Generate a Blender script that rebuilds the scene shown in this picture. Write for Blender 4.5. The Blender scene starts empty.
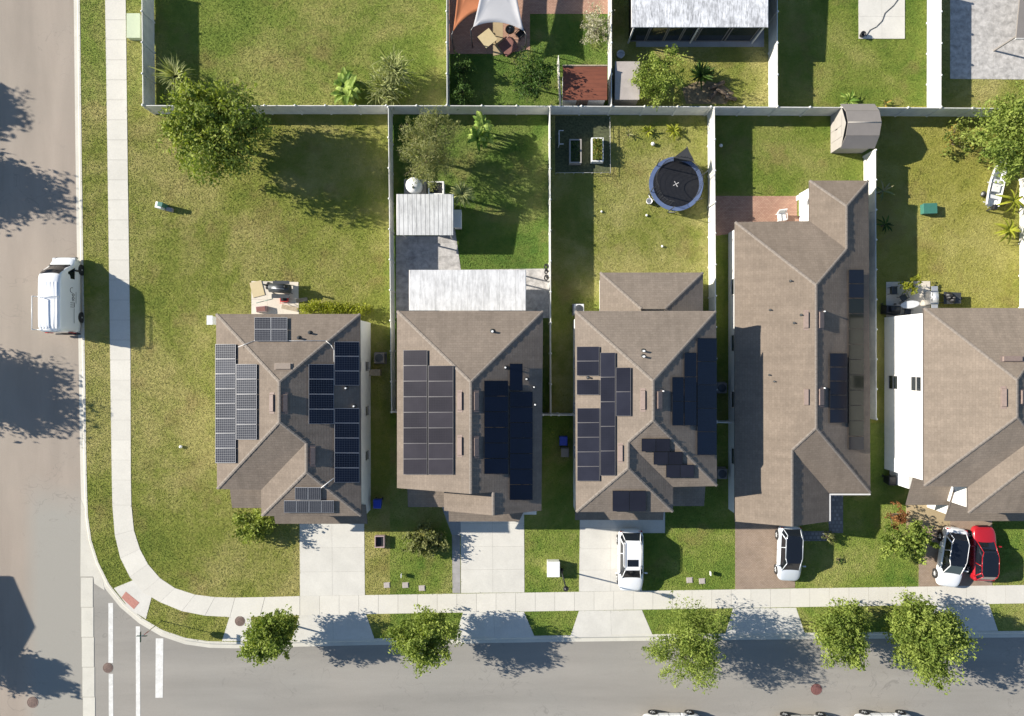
import bpy, math, random
from mathutils import Vector, Matrix
R = random.Random(7)
C = bpy.context.scene.collection
HC, S, CX, CY = 54.0, 12.6, 512.0, 358.0      # camera height in metres, ground pixels per metre, nadir

def W(px, py, h=0.0):
    k = (HC-h)/HC/S
    return Vector(((px-CX)*k, (CY-py)*k, h))
def ridge(px, py, eave_px, E, pitch=.425):
    xe = (eave_px-CX)*(HC-E)/HC/S
    h = E
    for _ in range(40):
        h = E + pitch*abs((px-CX)*(HC-h)/HC/S - xe)
    return W(px, py, h)
def onplane(px, py, P, n, off=0.0):
    c = Vector((0, 0, HC)); d = W(px, py, 0)-c
    return c + d*((P+n*off-c).dot(n)/d.dot(n))

ORG = {}
class MB:
    def __init__(s): s.v=[]; s.f=[]; s.m=[]; s.t=[]; s.uv={}; s.sm=[]
    def face(s, idx, m=0, t=None, uv=None, sm=False):
        if uv: s.uv[len(s.f)] = uv
        s.f.append(tuple(idx)); s.m.append(m); s.t.append(R.random() if t is None else t); s.sm.append(sm)
    def poly(s, pts, m=0, t=None, uv=None, sm=False):
        b = len(s.v); s.v += [tuple(p) for p in pts]; s.face(range(b, b+len(pts)), m, t, uv, sm)
    def prism(s, pts, z0, z1, m=0, mt=None, t=None, bottom=True):
        a = sum(pts[i][0]*pts[(i+1)%len(pts)][1]-pts[(i+1)%len(pts)][0]*pts[i][1] for i in range(len(pts)))
        if a < 0: pts = pts[::-1]
        b = len(s.v); n = len(pts); t = R.random() if t is None else t
        s.v += [(p[0], p[1], z0) for p in pts]+[(p[0], p[1], z1) for p in pts]
        s.face(range(b+n, b+2*n), m if mt is None else mt, t)
        if bottom: s.face(range(b+n-1, b-1, -1), m, t)
        for i in range(n):
            j = (i+1) % n; s.face((b+i, b+j, b+n+j, b+n+i), m, t)
    def box(s, x0, x1, y0, y1, z0, z1, m=0, mt=None, t=None):
        if x0 > x1: x0, x1 = x1, x0
        if y0 > y1: y0, y1 = y1, y0
        s.prism([(x0, y0), (x1, y0), (x1, y1), (x0, y1)], z0, z1, m, mt, t)
    def obox(s, c, sx, sy, sz, rz=0, m=0, mt=None, t=None):       # c = centre of the base
        ca, sa = math.cos(rz), math.sin(rz)
        s.prism([(c[0]+x*ca-y*sa, c[1]+x*sa+y*ca) for x, y in ((-sx/2,-sy/2),(sx/2,-sy/2),(sx/2,sy/2),(-sx/2,sy/2))], c[2], c[2]+sz, m, mt, t)
    def hexa(s, q, m=0, t=None):                                   # 8 points: bottom ring, top ring
        b = len(s.v); s.v += [tuple(p) for p in q]; t = R.random() if t is None else t
        for f in ((3,2,1,0),(4,5,6,7),(0,1,5,4),(1,2,6,5),(2,3,7,6),(3,0,4,7)): s.face([b+i for i in f], m, t)
    def slab(s, q, th, m=0, uv=None, t=None, ms=None):             # quad q (ccw from above) raised along its normal
        q = [Vector(p) for p in q]; n = (q[1]-q[0]).cross(q[3]-q[0]).normalized()
        if n.z < 0: q = [q[0], q[3], q[2], q[1]]; n = -n
        b = len(s.v); k = len(q); s.v += [tuple(p) for p in q]+[tuple(p+n*th) for p in q]; t = R.random() if t is None else t
        s.face(range(b+k, b+2*k), m, t, uv); s.face(range(b+k-1, b-1, -1), m if ms is None else ms, t)
        for i in range(k):
            j = (i+1) % k; s.face((b+i, b+j, b+k+j, b+k+i), m if ms is None else ms, t)
    def tube(s, p0, p1, r0, r1=None, n=8, m=0, t=None, caps=True):
        r1 = r0 if r1 is None else r1
        p0, p1 = Vector(p0), Vector(p1); d = (p1-p0).normalized()
        a = d.orthogonal().normalized(); c = d.cross(a); b = len(s.v); t = R.random() if t is None else t
        for p, r in ((p0, r0), (p1, r1)):
            for i in range(n):
                w = 2*math.pi*i/n; s.v.append(tuple(p+a*(r*math.cos(w))+c*(r*math.sin(w))))
        for i in range(n):
            j = (i+1) % n; s.face((b+i, b+j, b+n+j, b+n+i), m, t, sm=True)
        if caps: s.face(range(b+n-1, b-1, -1), m, t); s.face(range(b+n, b+2*n), m, t)
    def path(s, pts, r, n=6, m=0):
        for i in range(len(pts)-1): s.tube(pts[i], pts[i+1], r if not isinstance(r, list) else r[i], None if not isinstance(r, list) else r[i+1], n, m)
    def loft(s, rings, m=0, t=None, caps=True, sm=True):
        b = len(s.v); n = len(rings[0]); t = R.random() if t is None else t
        for r in rings: s.v += [tuple(p) for p in r]
        for k in range(len(rings)-1):
            for i in range(n):
                j = (i+1) % n; s.face((b+k*n+i, b+k*n+j, b+(k+1)*n+j, b+(k+1)*n+i), m, t, sm=sm)
        if caps: s.face(range(b+n-1, b-1, -1), m, t); e = b+(len(rings)-1)*n; s.face(range(e, e+n), m, t)
    def lathe(s, c, prof, n=16, m=0, t=None):
        s.loft([[(c[0]+r*math.cos(2*math.pi*i/n), c[1]+r*math.sin(2*math.pi*i/n), c[2]+z) for i in range(n)] for r, z in prof], m, t)
    def blade(s, p, ang, L, w, rise, droop, m=0, seg=5, t=None, fold=.25):   # a strap leaf: arcs up and over
        t = R.random() if t is None else t
        d = Vector((math.cos(ang), math.sin(ang), 0)); sd = Vector((-d.y, d.x, 0)); b = len(s.v); p = Vector(p)
        for i in range(seg+1):
            u = i/seg; ww = w*(.25+.75*math.sin(math.pi*min(1, .18+u*.82)))*(1 if u < .999 else .15)
            q = p + d*(L*u*(1-.12*u*droop)) + Vector((0, 0, rise*L*u - droop*L*u*u))
            s.v += [tuple(q-sd*ww/2+Vector((0,0,ww*fold))), tuple(q), tuple(q+sd*ww/2+Vector((0,0,ww*fold)))]
        for i in range(seg):
            k = b+3*i
            s.face((k, k+1, k+4, k+3), m, t); s.face((k+1, k+2, k+5, k+4), m, t)
    def build(s, name, mats, parent=None, smooth=False, subs=0, bevel=0, org=None):
        me = bpy.data.meshes.new(name)
        o = ORG.get(parent, Vector((0,0,0))) if parent is not None else (Vector(org) if org is not None else Vector((0,0,0)))
        me.from_pydata([(x-o.x, y-o.y, z-o.z) for x, y, z in s.v], [], s.f)
        if not isinstance(mats, (list, tuple)): mats = [mats]
        for mm in mats: me.materials.append(mm)
        me.polygons.foreach_set('material_index', s.m)
        me.polygons.foreach_set('use_smooth', [True]*len(s.f) if smooth else s.sm)
        a = me.attributes.new('tone', 'FLOAT', 'FACE'); a.data.foreach_set('value', s.t)
        if s.uv:
            l = me.uv_layers.new(name='UVMap')
            for fi, uvs in s.uv.items():
                p = me.polygons[fi]
                for k, li in enumerate(p.loop_indices): l.data[li].uv = uvs[k]
        me.update()
        ob = bpy.data.objects.new(name, me); C.objects.link(ob)
        if parent is not None: ob.parent = parent; ORG[ob] = o
        else: ob.location = o; ORG[ob] = o
        if bevel:
            b = ob.modifiers.new('Bevel', 'BEVEL'); b.width = bevel; b.segments = 2; b.limit_method = 'ANGLE'
        if subs:
            b = ob.modifiers.new('Subdivision', 'SUBSURF'); b.levels = subs; b.render_levels = subs
        return ob

def tag(o, label, cat, group=None):
    o['label'] = label; o['category'] = cat
    if group: o['group'] = group
    return o
def thing(name, label, cat, loc=(0,0,0), group=None):
    o = bpy.data.objects.new(name, None); C.objects.link(o); o.location = loc; ORG[o] = Vector(loc)
    return tag(o, label, cat, group)
def struct(o, kind='structure'): o['kind'] = kind; return o
def copy_tree(o, parent=None):
    c = o.copy(); C.objects.link(c)
    if parent is not None: c.parent = parent
    ORG[c] = ORG.get(o, Vector((0,0,0)))
    for ch in list(o.children): copy_tree(ch, c)
    return c

# ---------------------------------------------------------------- materials
def nt(name):
    m = bpy.data.materials.new(name); m.use_nodes = True
    return m, m.node_tree.nodes, m.node_tree.links, m.node_tree.nodes['Principled BSDF']
def noise(N, L, vec, scale, detail=4, rough=.6, dist=0):
    n = N.new('ShaderNodeTexNoise'); n.inputs['Scale'].default_value = scale; n.inputs['Detail'].default_value = detail
    n.inputs['Roughness'].default_value = rough; n.inputs['Distortion'].default_value = dist
    if vec is not None: L.new(vec, n.inputs['Vector'])
    return n.outputs['Fac']
def ramp(N, L, fac, stops):
    r = N.new('ShaderNodeValToRGB'); e = r.color_ramp.elements
    while len(e) < len(stops): e.new(.5)
    for i, (p, c) in enumerate(stops):
        e[i].position = p; e[i].color = (*c, 1) if not isinstance(c, (int, float)) else (c, c, c, 1)
    L.new(fac, r.inputs['Fac']); return r.outputs['Color']
def mix(N, L, fac, a, b, mode='MIX'):
    n = N.new('ShaderNodeMix'); n.data_type = 'RGBA'; n.blend_type = mode
    for k, v in ((0, fac), (6, a), (7, b)):
        if isinstance(v, (int, float)): n.inputs[k].default_value = v
        elif isinstance(v, tuple): n.inputs[k].default_value = (*v, 1)
        else: L.new(v, n.inputs[k])
    return n.outputs[2]
def mth(N, L, op, a, b=None):
    n = N.new('ShaderNodeMath'); n.operation = op
    for k, v in ((0, a), (1, b)):
        if v is None: continue
        if isinstance(v, (int, float)): n.inputs[k].default_value = v
        else: L.new(v, n.inputs[k])
    return n.outputs[0]
def bump(N, L, bsdf, h, strength, dist=.02):
    b = N.new('ShaderNodeBump'); b.inputs['Strength'].default_value = strength; b.inputs['Distance'].default_value = dist
    L.new(h, b.inputs['Height']); L.new(b.outputs['Normal'], bsdf.inputs['Normal'])
def coord(N, which='Object'): return N.new('ShaderNodeTexCoord').outputs[which]
def attr(N, name='tone'):
    a = N.new('ShaderNodeAttribute'); a.attribute_name = name; return a.outputs['Fac']
def c3(*c): return tuple(c)

def plain(name, c, rough=.7, metal=0., var=.12, scale=4, bmp=0., coat=0., spec=.5, tone=0.):
    m, N, L, B = nt(name)
    co = coord(N); n = noise(N, L, co, scale, 5)
    col = ramp(N, L, n, [(.3, tuple(x*(1-var) for x in c)), (.7, tuple(min(1, x*(1+var)) for x in c))])
    if tone:
        col = mix(N, L, 1., col, ramp(N, L, attr(N), [(0, 1-tone), (1, 1.)]), 'MULTIPLY')
    L.new(col, B.inputs['Base Color'])
    B.inputs['Roughness'].default_value = rough; B.inputs['Metallic'].default_value = metal
    B.inputs['Specular IOR Level'].default_value = spec
    if coat: B.inputs['Coat Weight'].default_value = coat; B.inputs['Coat Roughness'].default_value = .06
    if bmp: bump(N, L, B, noise(N, L, co, scale*8, 3), bmp)
    return m

def lawn_mat(name, dark, mid, straw, big=.5, seed=0., strawness=.5):
    m, N, L, B = nt(name)
    co = coord(N)
    mp = N.new('ShaderNodeMapping'); mp.inputs['Location'].default_value = (seed*17.3, seed*9.1, seed); L.new(co, mp.inputs['Vector']); co = mp.outputs[0]
    a = noise(N, L, co, .11*big*2, 5, .62, .6); b = noise(N, L, co, .75, 5, .65); f = noise(N, L, co, 5.5, 3, .75); g = noise(N, L, co, 16, 2, .8)
    s1 = mth(N, L, 'ADD', mth(N, L, 'MULTIPLY', a, .72), mth(N, L, 'MULTIPLY', b, .28))
    s1 = mth(N, L, 'ADD', s1, mth(N, L, 'MULTIPLY', mth(N, L, 'SUBTRACT', f, .5), .15))
    s1 = mth(N, L, 'ADD', s1, mth(N, L, 'MULTIPLY', mth(N, L, 'SUBTRACT', g, .5), .12))
    k = .5-strawness*.16
    col = ramp(N, L, s1, [(k-.14, dark), (k+.04, mid), (k+.2, straw)])
    w = noise(N, L, co, .32, 3, .6)                                  # a few brown worn patches
    br = ramp(N, L, w, [(.56, 0.), (.72, 1.)])
    col = mix(N, L, mth(N, L, 'MULTIPLY', br, .5), col, (.27, .2, .085))
    sp = ramp(N, L, g, [(.34, .62), (.62, 1.12)])
    col = mix(N, L, .42, col, sp, 'MULTIPLY')
    L.new(col, B.inputs['Base Color']); B.inputs['Roughness'].default_value = .9; B.inputs['Specular IOR Level'].default_value = .12
    h = mth(N, L, 'ADD', mth(N, L, 'MULTIPLY', f, .6), g)
    bump(N, L, B, h, .6, .06)
    return m

def asphalt_mat(name, c, warm, seed=0, sx=1., sy=1., old=None):
    m, N, L, B = nt(name)
    co = coord(N)
    mp = N.new('ShaderNodeMapping'); mp.inputs['Scale'].default_value = (sx, sy, 1); mp.inputs['Location'].default_value = (seed, seed, 0); L.new(co, mp.inputs['Vector'])
    st = noise(N, L, mp.outputs[0], .5, 5, .6, .3); big = noise(N, L, co, .09, 4, .6); fine = noise(N, L, co, 22, 2, .8)
    col = mix(N, L, ramp(N, L, big, [(.35, 0.), (.65, 1.)]), c, warm)
    col = mix(N, L, .75, col, ramp(N, L, st, [(.3, .8), (.7, 1.08)]), 'MULTIPLY')
    col = mix(N, L, .6, col, ramp(N, L, fine, [(.25, .8), (.75, 1.15)]), 'MULTIPLY')
    if old:                                                          # an older grey resurfaced area near the junction
        sp = N.new('ShaderNodeSeparateXYZ'); L.new(co, sp.inputs[0]); wob = mth(N, L, 'MULTIPLY', mth(N, L, 'SUBTRACT', noise(N, L, co, .25, 3), .5), 2.5)
        gx = ramp(N, L, mth(N, L, 'ADD', mth(N, L, 'MULTIPLY', mth(N, L, 'ADD', sp.outputs['X'], 38.3), .6), .5), [(.1, 0.), (.9, 1.)])
        gy = ramp(N, L, mth(N, L, 'ADD', mth(N, L, 'MULTIPLY', mth(N, L, 'ADD', mth(N, L, 'MULTIPLY', sp.outputs['Y'], -1.), mth(N, L, 'SUBTRACT', wob, 11.)), .3), .5), [(.0, 0.), (1., 1.)])
        col = mix(N, L, mth(N, L, 'MULTIPLY', gx, gy), col, mix(N, L, .6, old, ramp(N, L, fine, [(.25, .8), (.75, 1.15)]), 'MULTIPLY'))
    cr = noise(N, L, co, .55, 2, .5, 1.2)                            # sealed cracks and tyre scuffs
    ln = ramp(N, L, cr, [(.49, 0.), (.5, 1.), (.51, 0.)])
    msk = ramp(N, L, noise(N, L, co, .13, 2), [(.5, 0.), (.6, 1.)])
    col = mix(N, L, mth(N, L, 'MULTIPLY', mth(N, L, 'MULTIPLY', ln, msk), .38), col, (.12, .11, .1))
    oil = ramp(N, L, noise(N, L, co, 1.1, 4, .65, .3), [(.66, 0.), (.8, 1.)])
    col = mix(N, L, mth(N, L, 'MULTIPLY', oil, .35), col, (.15,.14,.125))
    L.new(col, B.inputs['Base Color']); B.inputs['Roughness'].default_value = .85; B.inputs['Specular IOR Level'].default_value = .3
    bump(N, L, B, fine, .25, .01)
    return m

def concrete_mat(name, c, var=.1, stain=.25, tone=.1, seed=0):
    m, N, L, B = nt(name)
    co = coord(N)
    a = noise(N, L, co, .6+seed, 6, .65, .4); b = noise(N, L, co, 9, 4, .7)
    col = ramp(N, L, a, [(.3, tuple(x*(1-var) for x in c)), (.65, c)])
    col = mix(N, L, .5, col, ramp(N, L, b, [(.3, .86), (.7, 1.06)]), 'MULTIPLY')
    sm = ramp(N, L, noise(N, L, co, 1.7, 5, .7, .8), [(.6, 0.), (.78, 1.)])
    col = mix(N, L, mth(N, L, 'MULTIPLY', sm, stain), col, tuple(x*.55 for x in c))
    col = mix(N, L, 1., col, ramp(N, L, attr(N), [(0, 1-tone), (1, 1.)]), 'MULTIPLY')
    L.new(col, B.inputs['Base Color']); B.inputs['Roughness'].default_value = .88; B.inputs['Specular IOR Level'].default_value = .25
    bump(N, L, B, b, .2, .01)
    return m

def shingle_mat(name, c, seed=0):
    m, N, L, B = nt(name)
    uv = coord(N, 'UV')
    br = N.new('ShaderNodeTexBrick'); br.offset = .5
    br.inputs['Scale'].default_value = 1.; br.inputs['Mortar Size'].default_value = .012; br.inputs['Brick Width'].default_value = .33; br.inputs['Row Height'].default_value = .19
    br.inputs['Color1'].default_value = (*(x*.94 for x in c), 1); br.inputs['Color2'].default_value = (*(x*1.07 for x in c), 1); br.inputs['Mortar'].default_value = (*(x*.84 for x in c), 1)
    br.inputs['Mortar Smooth'].default_value = .3
    L.new(uv, br.inputs['Vector'])
    ob = coord(N)
    mp = N.new('ShaderNodeMapping'); mp.inputs['Scale'].default_value = (1.6, .16, 1); mp.inputs['Location'].default_value = (seed*3.1, seed, 0); L.new(uv, mp.inputs['Vector'])
    streak = noise(N, L, mp.outputs[0], 1.4, 4, .6)                  # algae streaks running down the slope
    blot = noise(N, L, ob, .4, 4, .6); fine = noise(N, L, ob, 18, 2, .8)
    col = mix(N, L, .9, br.outputs['Color'], ramp(N, L, streak, [(.3, .86), (.66, 1.05)]), 'MULTIPLY')
    col = mix(N, L, .8, col, ramp(N, L, blot, [(.3, .84), (.7, 1.08)]), 'MULTIPLY')
    col = mix(N, L, .7, col, ramp(N, L, fine, [(.2, .72), (.8, 1.2)]), 'MULTIPLY')
    L.new(col, B.inputs['Base Color']); B.inputs['Roughness'].default_value = .92; B.inputs['Specular IOR Level'].default_value = .15
    # each course is a small ramp that stands proud at its lower edge
    sp = N.new('ShaderNodeSeparateXYZ'); L.new(uv, sp.inputs[0])
    saw = mth(N, L, 'SUBTRACT', 1., mth(N, L, 'FRACT', mth(N, L, 'DIVIDE', sp.outputs['Y'], .19)))
    h = mth(N, L, 'ADD', mth(N, L, 'MULTIPLY', saw, .6), mth(N, L, 'MULTIPLY', fine, .5))
    bump(N, L, B, h, .55, .03)
    return m

def solar_mat(name, cell, line, lw, rough=.2, spec=.5, coat=0.):
    m, N, L, B = nt(name)
    uv = coord(N, 'UV'); sp = N.new('ShaderNodeSeparateXYZ'); L.new(uv, sp.inputs[0])
    def ln(o):
        f = mth(N, L, 'FRACT', o); return mth(N, L, 'GREATER_THAN', mth(N, L, 'ABSOLUTE', mth(N, L, 'SUBTRACT', f, .5)), .5-lw)
    g = mth(N, L, 'MAXIMUM', ln(sp.outputs['X']), ln(sp.outputs['Y']))
    n = noise(N, L, coord(N), .7, 3); t = attr(N)
    col = mix(N, L, 1., cell, ramp(N, L, t, [(0, .75), (1, 1.2)]), 'MULTIPLY')
    col = mix(N, L, .5, col, ramp(N, L, n, [(.3, .7), (.7, 1.25)]), 'MULTIPLY')
    col = mix(N, L, g, col, line)
    L.new(col, B.inputs['Base Color']); B.inputs['Roughness'].default_value = rough; B.inputs['Specular IOR Level'].default_value = spec
    return m

def leaf_mat(name, dark, light, trans=.35, brown=None):
    m, N, L, B = nt(name)
    t = attr(N)
    st = [(0, dark), (.75, light)]
    if brown: st.append((1, brown))
    col = ramp(N, L, t, st)
    col = mix(N, L, .6, col, ramp(N, L, noise(N, L, coord(N), 1.1, 3), [(.3, .7), (.7, 1.2)]), 'MULTIPLY')
    L.new(col, B.inputs['Base Color']); B.inputs['Roughness'].default_value = .6; B.inputs['Specular IOR Level'].default_value = .2
    tr = N.new('ShaderNodeBsdfTranslucent'); L.new(mix(N, L, 1., col, (1.3, 1.35, .6), 'MULTIPLY'), tr.inputs['Color'])
    ms = N.new('ShaderNodeMixShader'); ms.inputs[0].default_value = trans
    out = N['Material Output']; L.new(B.outputs[0], ms.inputs[1]); L.new(tr.outputs[0], ms.inputs[2]); L.new(ms.outputs[0], out.inputs['Surface'])
    return m

def stripe_mat(name, c, c2, period, width, rough=.4, metal=0., axis='X', dirt=.2, ns=1.6):
    m, N, L, B = nt(name)
    co = coord(N); sp = N.new('ShaderNodeSeparateXYZ'); L.new(co, sp.inputs[0])
    f = mth(N, L, 'FRACT', mth(N, L, 'DIVIDE', sp.outputs[axis], period))
    g = mth(N, L, 'LESS_THAN', f, width)
    n = noise(N, L, co, 1.1, 6, .7, .5)
    mp = N.new('ShaderNodeMapping'); mp.inputs['Scale'].default_value = (3., .5, 1) if axis == 'X' else (.5, 3., 1); L.new(co, mp.inputs['Vector'])
    n2 = noise(N, L, mp.outputs[0], ns, 5, .7)
    col = mix(N, L, g, c, c2)
    col = mix(N, L, dirt, col, ramp(N, L, n, [(.3, .45), (.65, 1.05)]), 'MULTIPLY')
    col = mix(N, L, dirt, col, ramp(N, L, n2, [(.35, .35), (.55, 1.05)]), 'MULTIPLY')
    L.new(col, B.inputs['Base Color']); B.inputs['Roughness'].default_value = rough; B.inputs['Metallic'].default_value = metal
    bump(N, L, B, g, .35, .02)
    return m

def paver_mat(name, c, c2, bw=.2, bh=.1, mortar=.008):
    m, N, L, B = nt(name)
    co = coord(N); br = N.new('ShaderNodeTexBrick'); br.inputs['Scale'].default_value = 1.
    br.inputs['Brick Width'].default_value = bw; br.inputs['Row Height'].default_value = bh; br.inputs['Mortar Size'].default_value = mortar
    br.inputs['Color1'].default_value = (*c, 1); br.inputs['Color2'].default_value = (*c2, 1); br.inputs['Mortar'].default_value = (*(x*.55 for x in c), 1)
    L.new(co, br.inputs['Vector'])
    col = mix(N, L, .7, br.outputs['Color'], ramp(N, L, noise(N, L, co, .8, 5), [(.3, .75), (.7, 1.1)]), 'MULTIPLY')
    L.new(col, B.inputs['Base Color']); B.inputs['Roughness'].default_value = .85; B.inputs['Specular IOR Level'].default_value = .2
    bump(N, L, B, noise(N, L, co, 20, 2), .2, .01)
    return m

X = {}
X['lawn_corner'] = lawn_mat('corner lawn grass', (0.102,0.162,0.024), (0.222,0.246,0.050), (0.372,0.336,0.120), .5, 1, .62)
X['lawn_rear'] = lawn_mat('rear yard grass', (0.096,0.168,0.024), (0.204,0.258,0.050), (0.348,0.330,0.108), .6, 2, .5)
X['lawn_green'] = lawn_mat('green front grass', (.05,.125,.02), (.135,.2,.04), (.235,.26,.08), .8, 3, .25)
X['lawn_mix'] = lawn_mat('patchy yard grass', (0.102,0.162,0.026), (0.228,0.246,0.055), (0.372,0.342,0.126), .8, 4, .6)
X['lawn_yellow'] = lawn_mat('dry yard grass', (0.144,0.180,0.030), (0.270,0.264,0.058), (0.372,0.342,0.108), .7, 5, .6)
X['lawn_front'] = lawn_mat('green front lawn grass', (.078,.16,.024), (.185,.24,.046), (.31,.31,.1), .9, 12, .4)
X['lawn_bright'] = lawn_mat('bright green yard grass', (.085,.15,.022), (.18,.225,.042), (.285,.285,.085), .8, 9, .35)
X['verge'] = lawn_mat('verge grass', (0.096,0.168,0.024), (0.198,0.252,0.050), (0.324,0.318,0.108), .9, 6, .45)
X['asphalt_w'] = asphalt_mat('warm worn asphalt', (.30,.26,.215), (.34,.285,.235), 3, 1, .15, (.30,.285,.25))
X['asphalt_g'] = asphalt_mat('grey worn asphalt', (.275,.262,.235), (.295,.275,.243), 8, .12, 1)
X['walk'] = concrete_mat('broom finished sidewalk concrete', (.63,.605,.54), .08, .18, .06)
X['kerb'] = concrete_mat('kerb concrete', (.6,.575,.5), .12, .25, .06)
X['joint'] = concrete_mat('dirty joint concrete', (.3,.285,.25), .1, .3, .05)
X['drive'] = concrete_mat('driveway concrete', (.62,.6,.545), .12, .3, .05, .1)
X['patio'] = concrete_mat('patio concrete', (.66,.6,.51), .1, .2, .05)
X['patio_grey'] = concrete_mat('mottled grey concrete', (.4,.385,.375), .35, .75, .12)
X['patio_old'] = concrete_mat('old stained pale concrete', (.56,.54,.52), .5, .9, .1, 1.6)
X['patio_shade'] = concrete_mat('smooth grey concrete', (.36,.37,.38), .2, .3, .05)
X['tan_drive'] = paver_mat('tan brown pavers', (.31,.235,.175), (.35,.27,.21), .2, .1)
X['sand'] = concrete_mat('tan entry paving', (.42,.33,.2), .1, .1, .05)
X['red_paver'] = paver_mat('red brick pavers', (.37,.215,.155), (.45,.28,.2), .22, .11)
X['stone'] = paver_mat('blue grey stones', (.28,.29,.31), (.14,.15,.17), .3, .3, .05)
X['mulch'] = plain('garden soil and plot shade', (.075,.085,.04), .95, 0, .5, 6, .6)  # bed soil; its dark green also paints shaded grass on the plot
X['bark_mulch'] = plain('brown bark mulch', (.2,.155,.09), .95, 0, .4, 5, .6)
X['paint'] = concrete_mat('worn white road paint', (.74,.73,.69), .25, .9, .04, 2.)
X['tactile'] = plain('brick red tactile paint', (.42,.19,.15), .8, 0, .1, 8, .3)
X['iron'] = plain('rusty manhole iron', (.17,.12,.1), .7, .3, .3, 12, .4)
X['iron_red'] = plain('red brown manhole iron', (.2,.09,.08), .7, .2, .25, 12, .4)
for i, c in enumerate([(.215,.176,.142), (.222,.182,.147), (.226,.187,.152), (.22,.178,.14), (.245,.2,.158)]):
    X['sh%d' % i] = shingle_mat('brown asphalt shingles', c, i)
X['cap'] = plain('lighter ridge cap shingles', (.238,.203,.17), .9, 0, .15, 6, .3)
X['fascia'] = plain('white painted fascia', (.62,.6,.57), .5, 0, .05)
X['fascia_dark'] = plain('brown gutter metal', (.1,.085,.075), .5, 0, .1)
X['stucco_white'] = plain('white stucco', (.68,.68,.66), .85, 0, .05, 3, .25)
X['stucco_grey'] = plain('pale grey stucco', (.62,.63,.64), .85, 0, .06, 3, .25)
X['stucco_cream'] = plain('cream stucco', (.7,.67,.6), .85, 0, .06, 3, .25)
X['glass'] = plain('dark window glass', (.02,.025,.03), .08, 0, .1, 2, 0, 0, .6)
X['door'] = plain('white garage door', (.7,.7,.68), .5, 0, .04)
X['vinyl'] = plain('white vinyl fence', (.73,.72,.675), .5, 0, .13, 1.6, 0, 0, .5, .13)
X['vent'] = plain('pinkish tan vent metal', (.2,.15,.13), .7, 0, .12, 6)
X['vent_tan'] = plain('tan vent metal', (.24,.195,.16), .7, 0, .1, 6)
X['pvc'] = plain('white plastic pipe', (.75,.75,.73), .4, 0, .05)
X['black'] = plain('black plastic', (.015,.015,.017), .45, 0, .2)
X['dgrey'] = plain('dark grey metal', (.06,.065,.07), .4, .3, .2)
X['steel'] = plain('brushed steel', (.55,.56,.57), .3, .9, .1)
X['alu'] = plain('silver aluminium', (.62,.63,.64), .4, .6, .06)
X['rubber'] = plain('tyre rubber', (.02,.02,.021), .8, 0, .2)
X['solar_old'] = solar_mat('silicon cells on white backing', (.032,.034,.042), (.26,.26,.27), .045, .2, .22)
X['solar_black'] = solar_mat('black silicon cells', (.018,.019,.028), (.024,.025,.036), .02, .13, .2)
X['solar_navy'] = solar_mat('dark navy cells', (.006,.009,.02), (.01,.013,.026), .02, .14, .4)
X['solar_grid'] = solar_mat('navy cells with grey busbars', (.008,.011,.022), (.07,.078,.095), .05, .18, .4)
X['solar_glare'] = solar_mat('glare greyed cells', (.03,.027,.032), (.04,.037,.042), .02, .17, .28)  # greyer cells carry sun and sky glare in their colour
X['solar_olive'] = solar_mat('olive reflection cells', (.028,.029,.02), (.034,.035,.026), .02, .13, .2)  # olive tint puts the reflected glare into the cell colour
X['frame_grey'] = plain('greyish panel frame', (.12,.115,.12), .4, 0, .06)
X['frame_light'] = plain('weathered silver panel frame', (.36,.36,.37), .4, 0, .06)
X['blackframe'] = plain('black anodised frame', (.02,.02,.022), .4, .5, .1)
X['bark'] = plain('grey brown bark', (.14,.105,.075), .95, 0, .3, 9, .6)
X['leaf_oak'] = leaf_mat('oak leaves', (0.085, 0.135, 0.02), (0.33, 0.38, 0.085), .3)
X['leaf_street'] = leaf_mat('street tree leaves', (0.1, 0.155, 0.022), (0.31, 0.37, 0.085), .35)
X['leaf_pale'] = leaf_mat('pale willow leaves', (0.12, 0.14, 0.05), (0.31, 0.32, 0.13), .35, (.25,.23,.12))
X['leaf_palm'] = leaf_mat('pale palm fronds', (.15,.18,.06), (.42,.44,.2), .35)
X['leaf_dark'] = leaf_mat('dark hedge leaves', (.02,.05,.012), (.085,.15,.03), .3)
X['leaf_bright'] = leaf_mat('bright broad leaves', (0.11, 0.2, 0.03), (0.36, 0.46, 0.11), .35)
X['leaf_yellow'] = leaf_mat('yellow green leaves', (.12,.15,.015), (.36,.38,.04), .35)
X['leaf_rust'] = leaf_mat('rusty red leaves', (.1,.03,.015), (.3,.14,.05), .3)
X['leaf_grey'] = leaf_mat('whitish dry foliage', (.2,.19,.13), (.5,.47,.36), .3)
X['leaf_croton'] = leaf_mat('croton leaves', (.07,.12,.02), (.24,.27,.06), .3, (.4,.25,.06))
X['leaf_agave'] = leaf_mat('agave blades', (.08,.12,.05), (.22,.25,.11), .2, (.38,.3,.18))
X['car_white'] = plain('white car paint', (.78,.79,.8), .25, 0, .02, 1, 0, .8)
X['car_pale'] = plain('pale silver blue car paint', (.58,.62,.66), .25, .1, .02, 1, 0, .8)
X['car_red'] = plain('red car paint', (.38,.012,.02), .25, .05, .05, 1, 0, 1.)
X['car_grey'] = plain('light grey car paint', (.45,.45,.44), .3, .1, .05, 1, 0, .8)
X['car_glass'] = plain('tinted car glass', (.008,.01,.014), .05, 0, .1, 1, 0, .5, .6)
X['lamp_red'] = plain('red lamp lens', (.35,.01,.01), .2, 0, .05, 1)
X['lamp_clear'] = plain('clear lamp lens', (.6,.62,.64), .1, 0, .05, 1)
X['metal_white'] = stripe_mat('white corrugated metal', (.64,.64,.62), (.36,.36,.36), .33, .2, .45, 0, 'X', .4)
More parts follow.
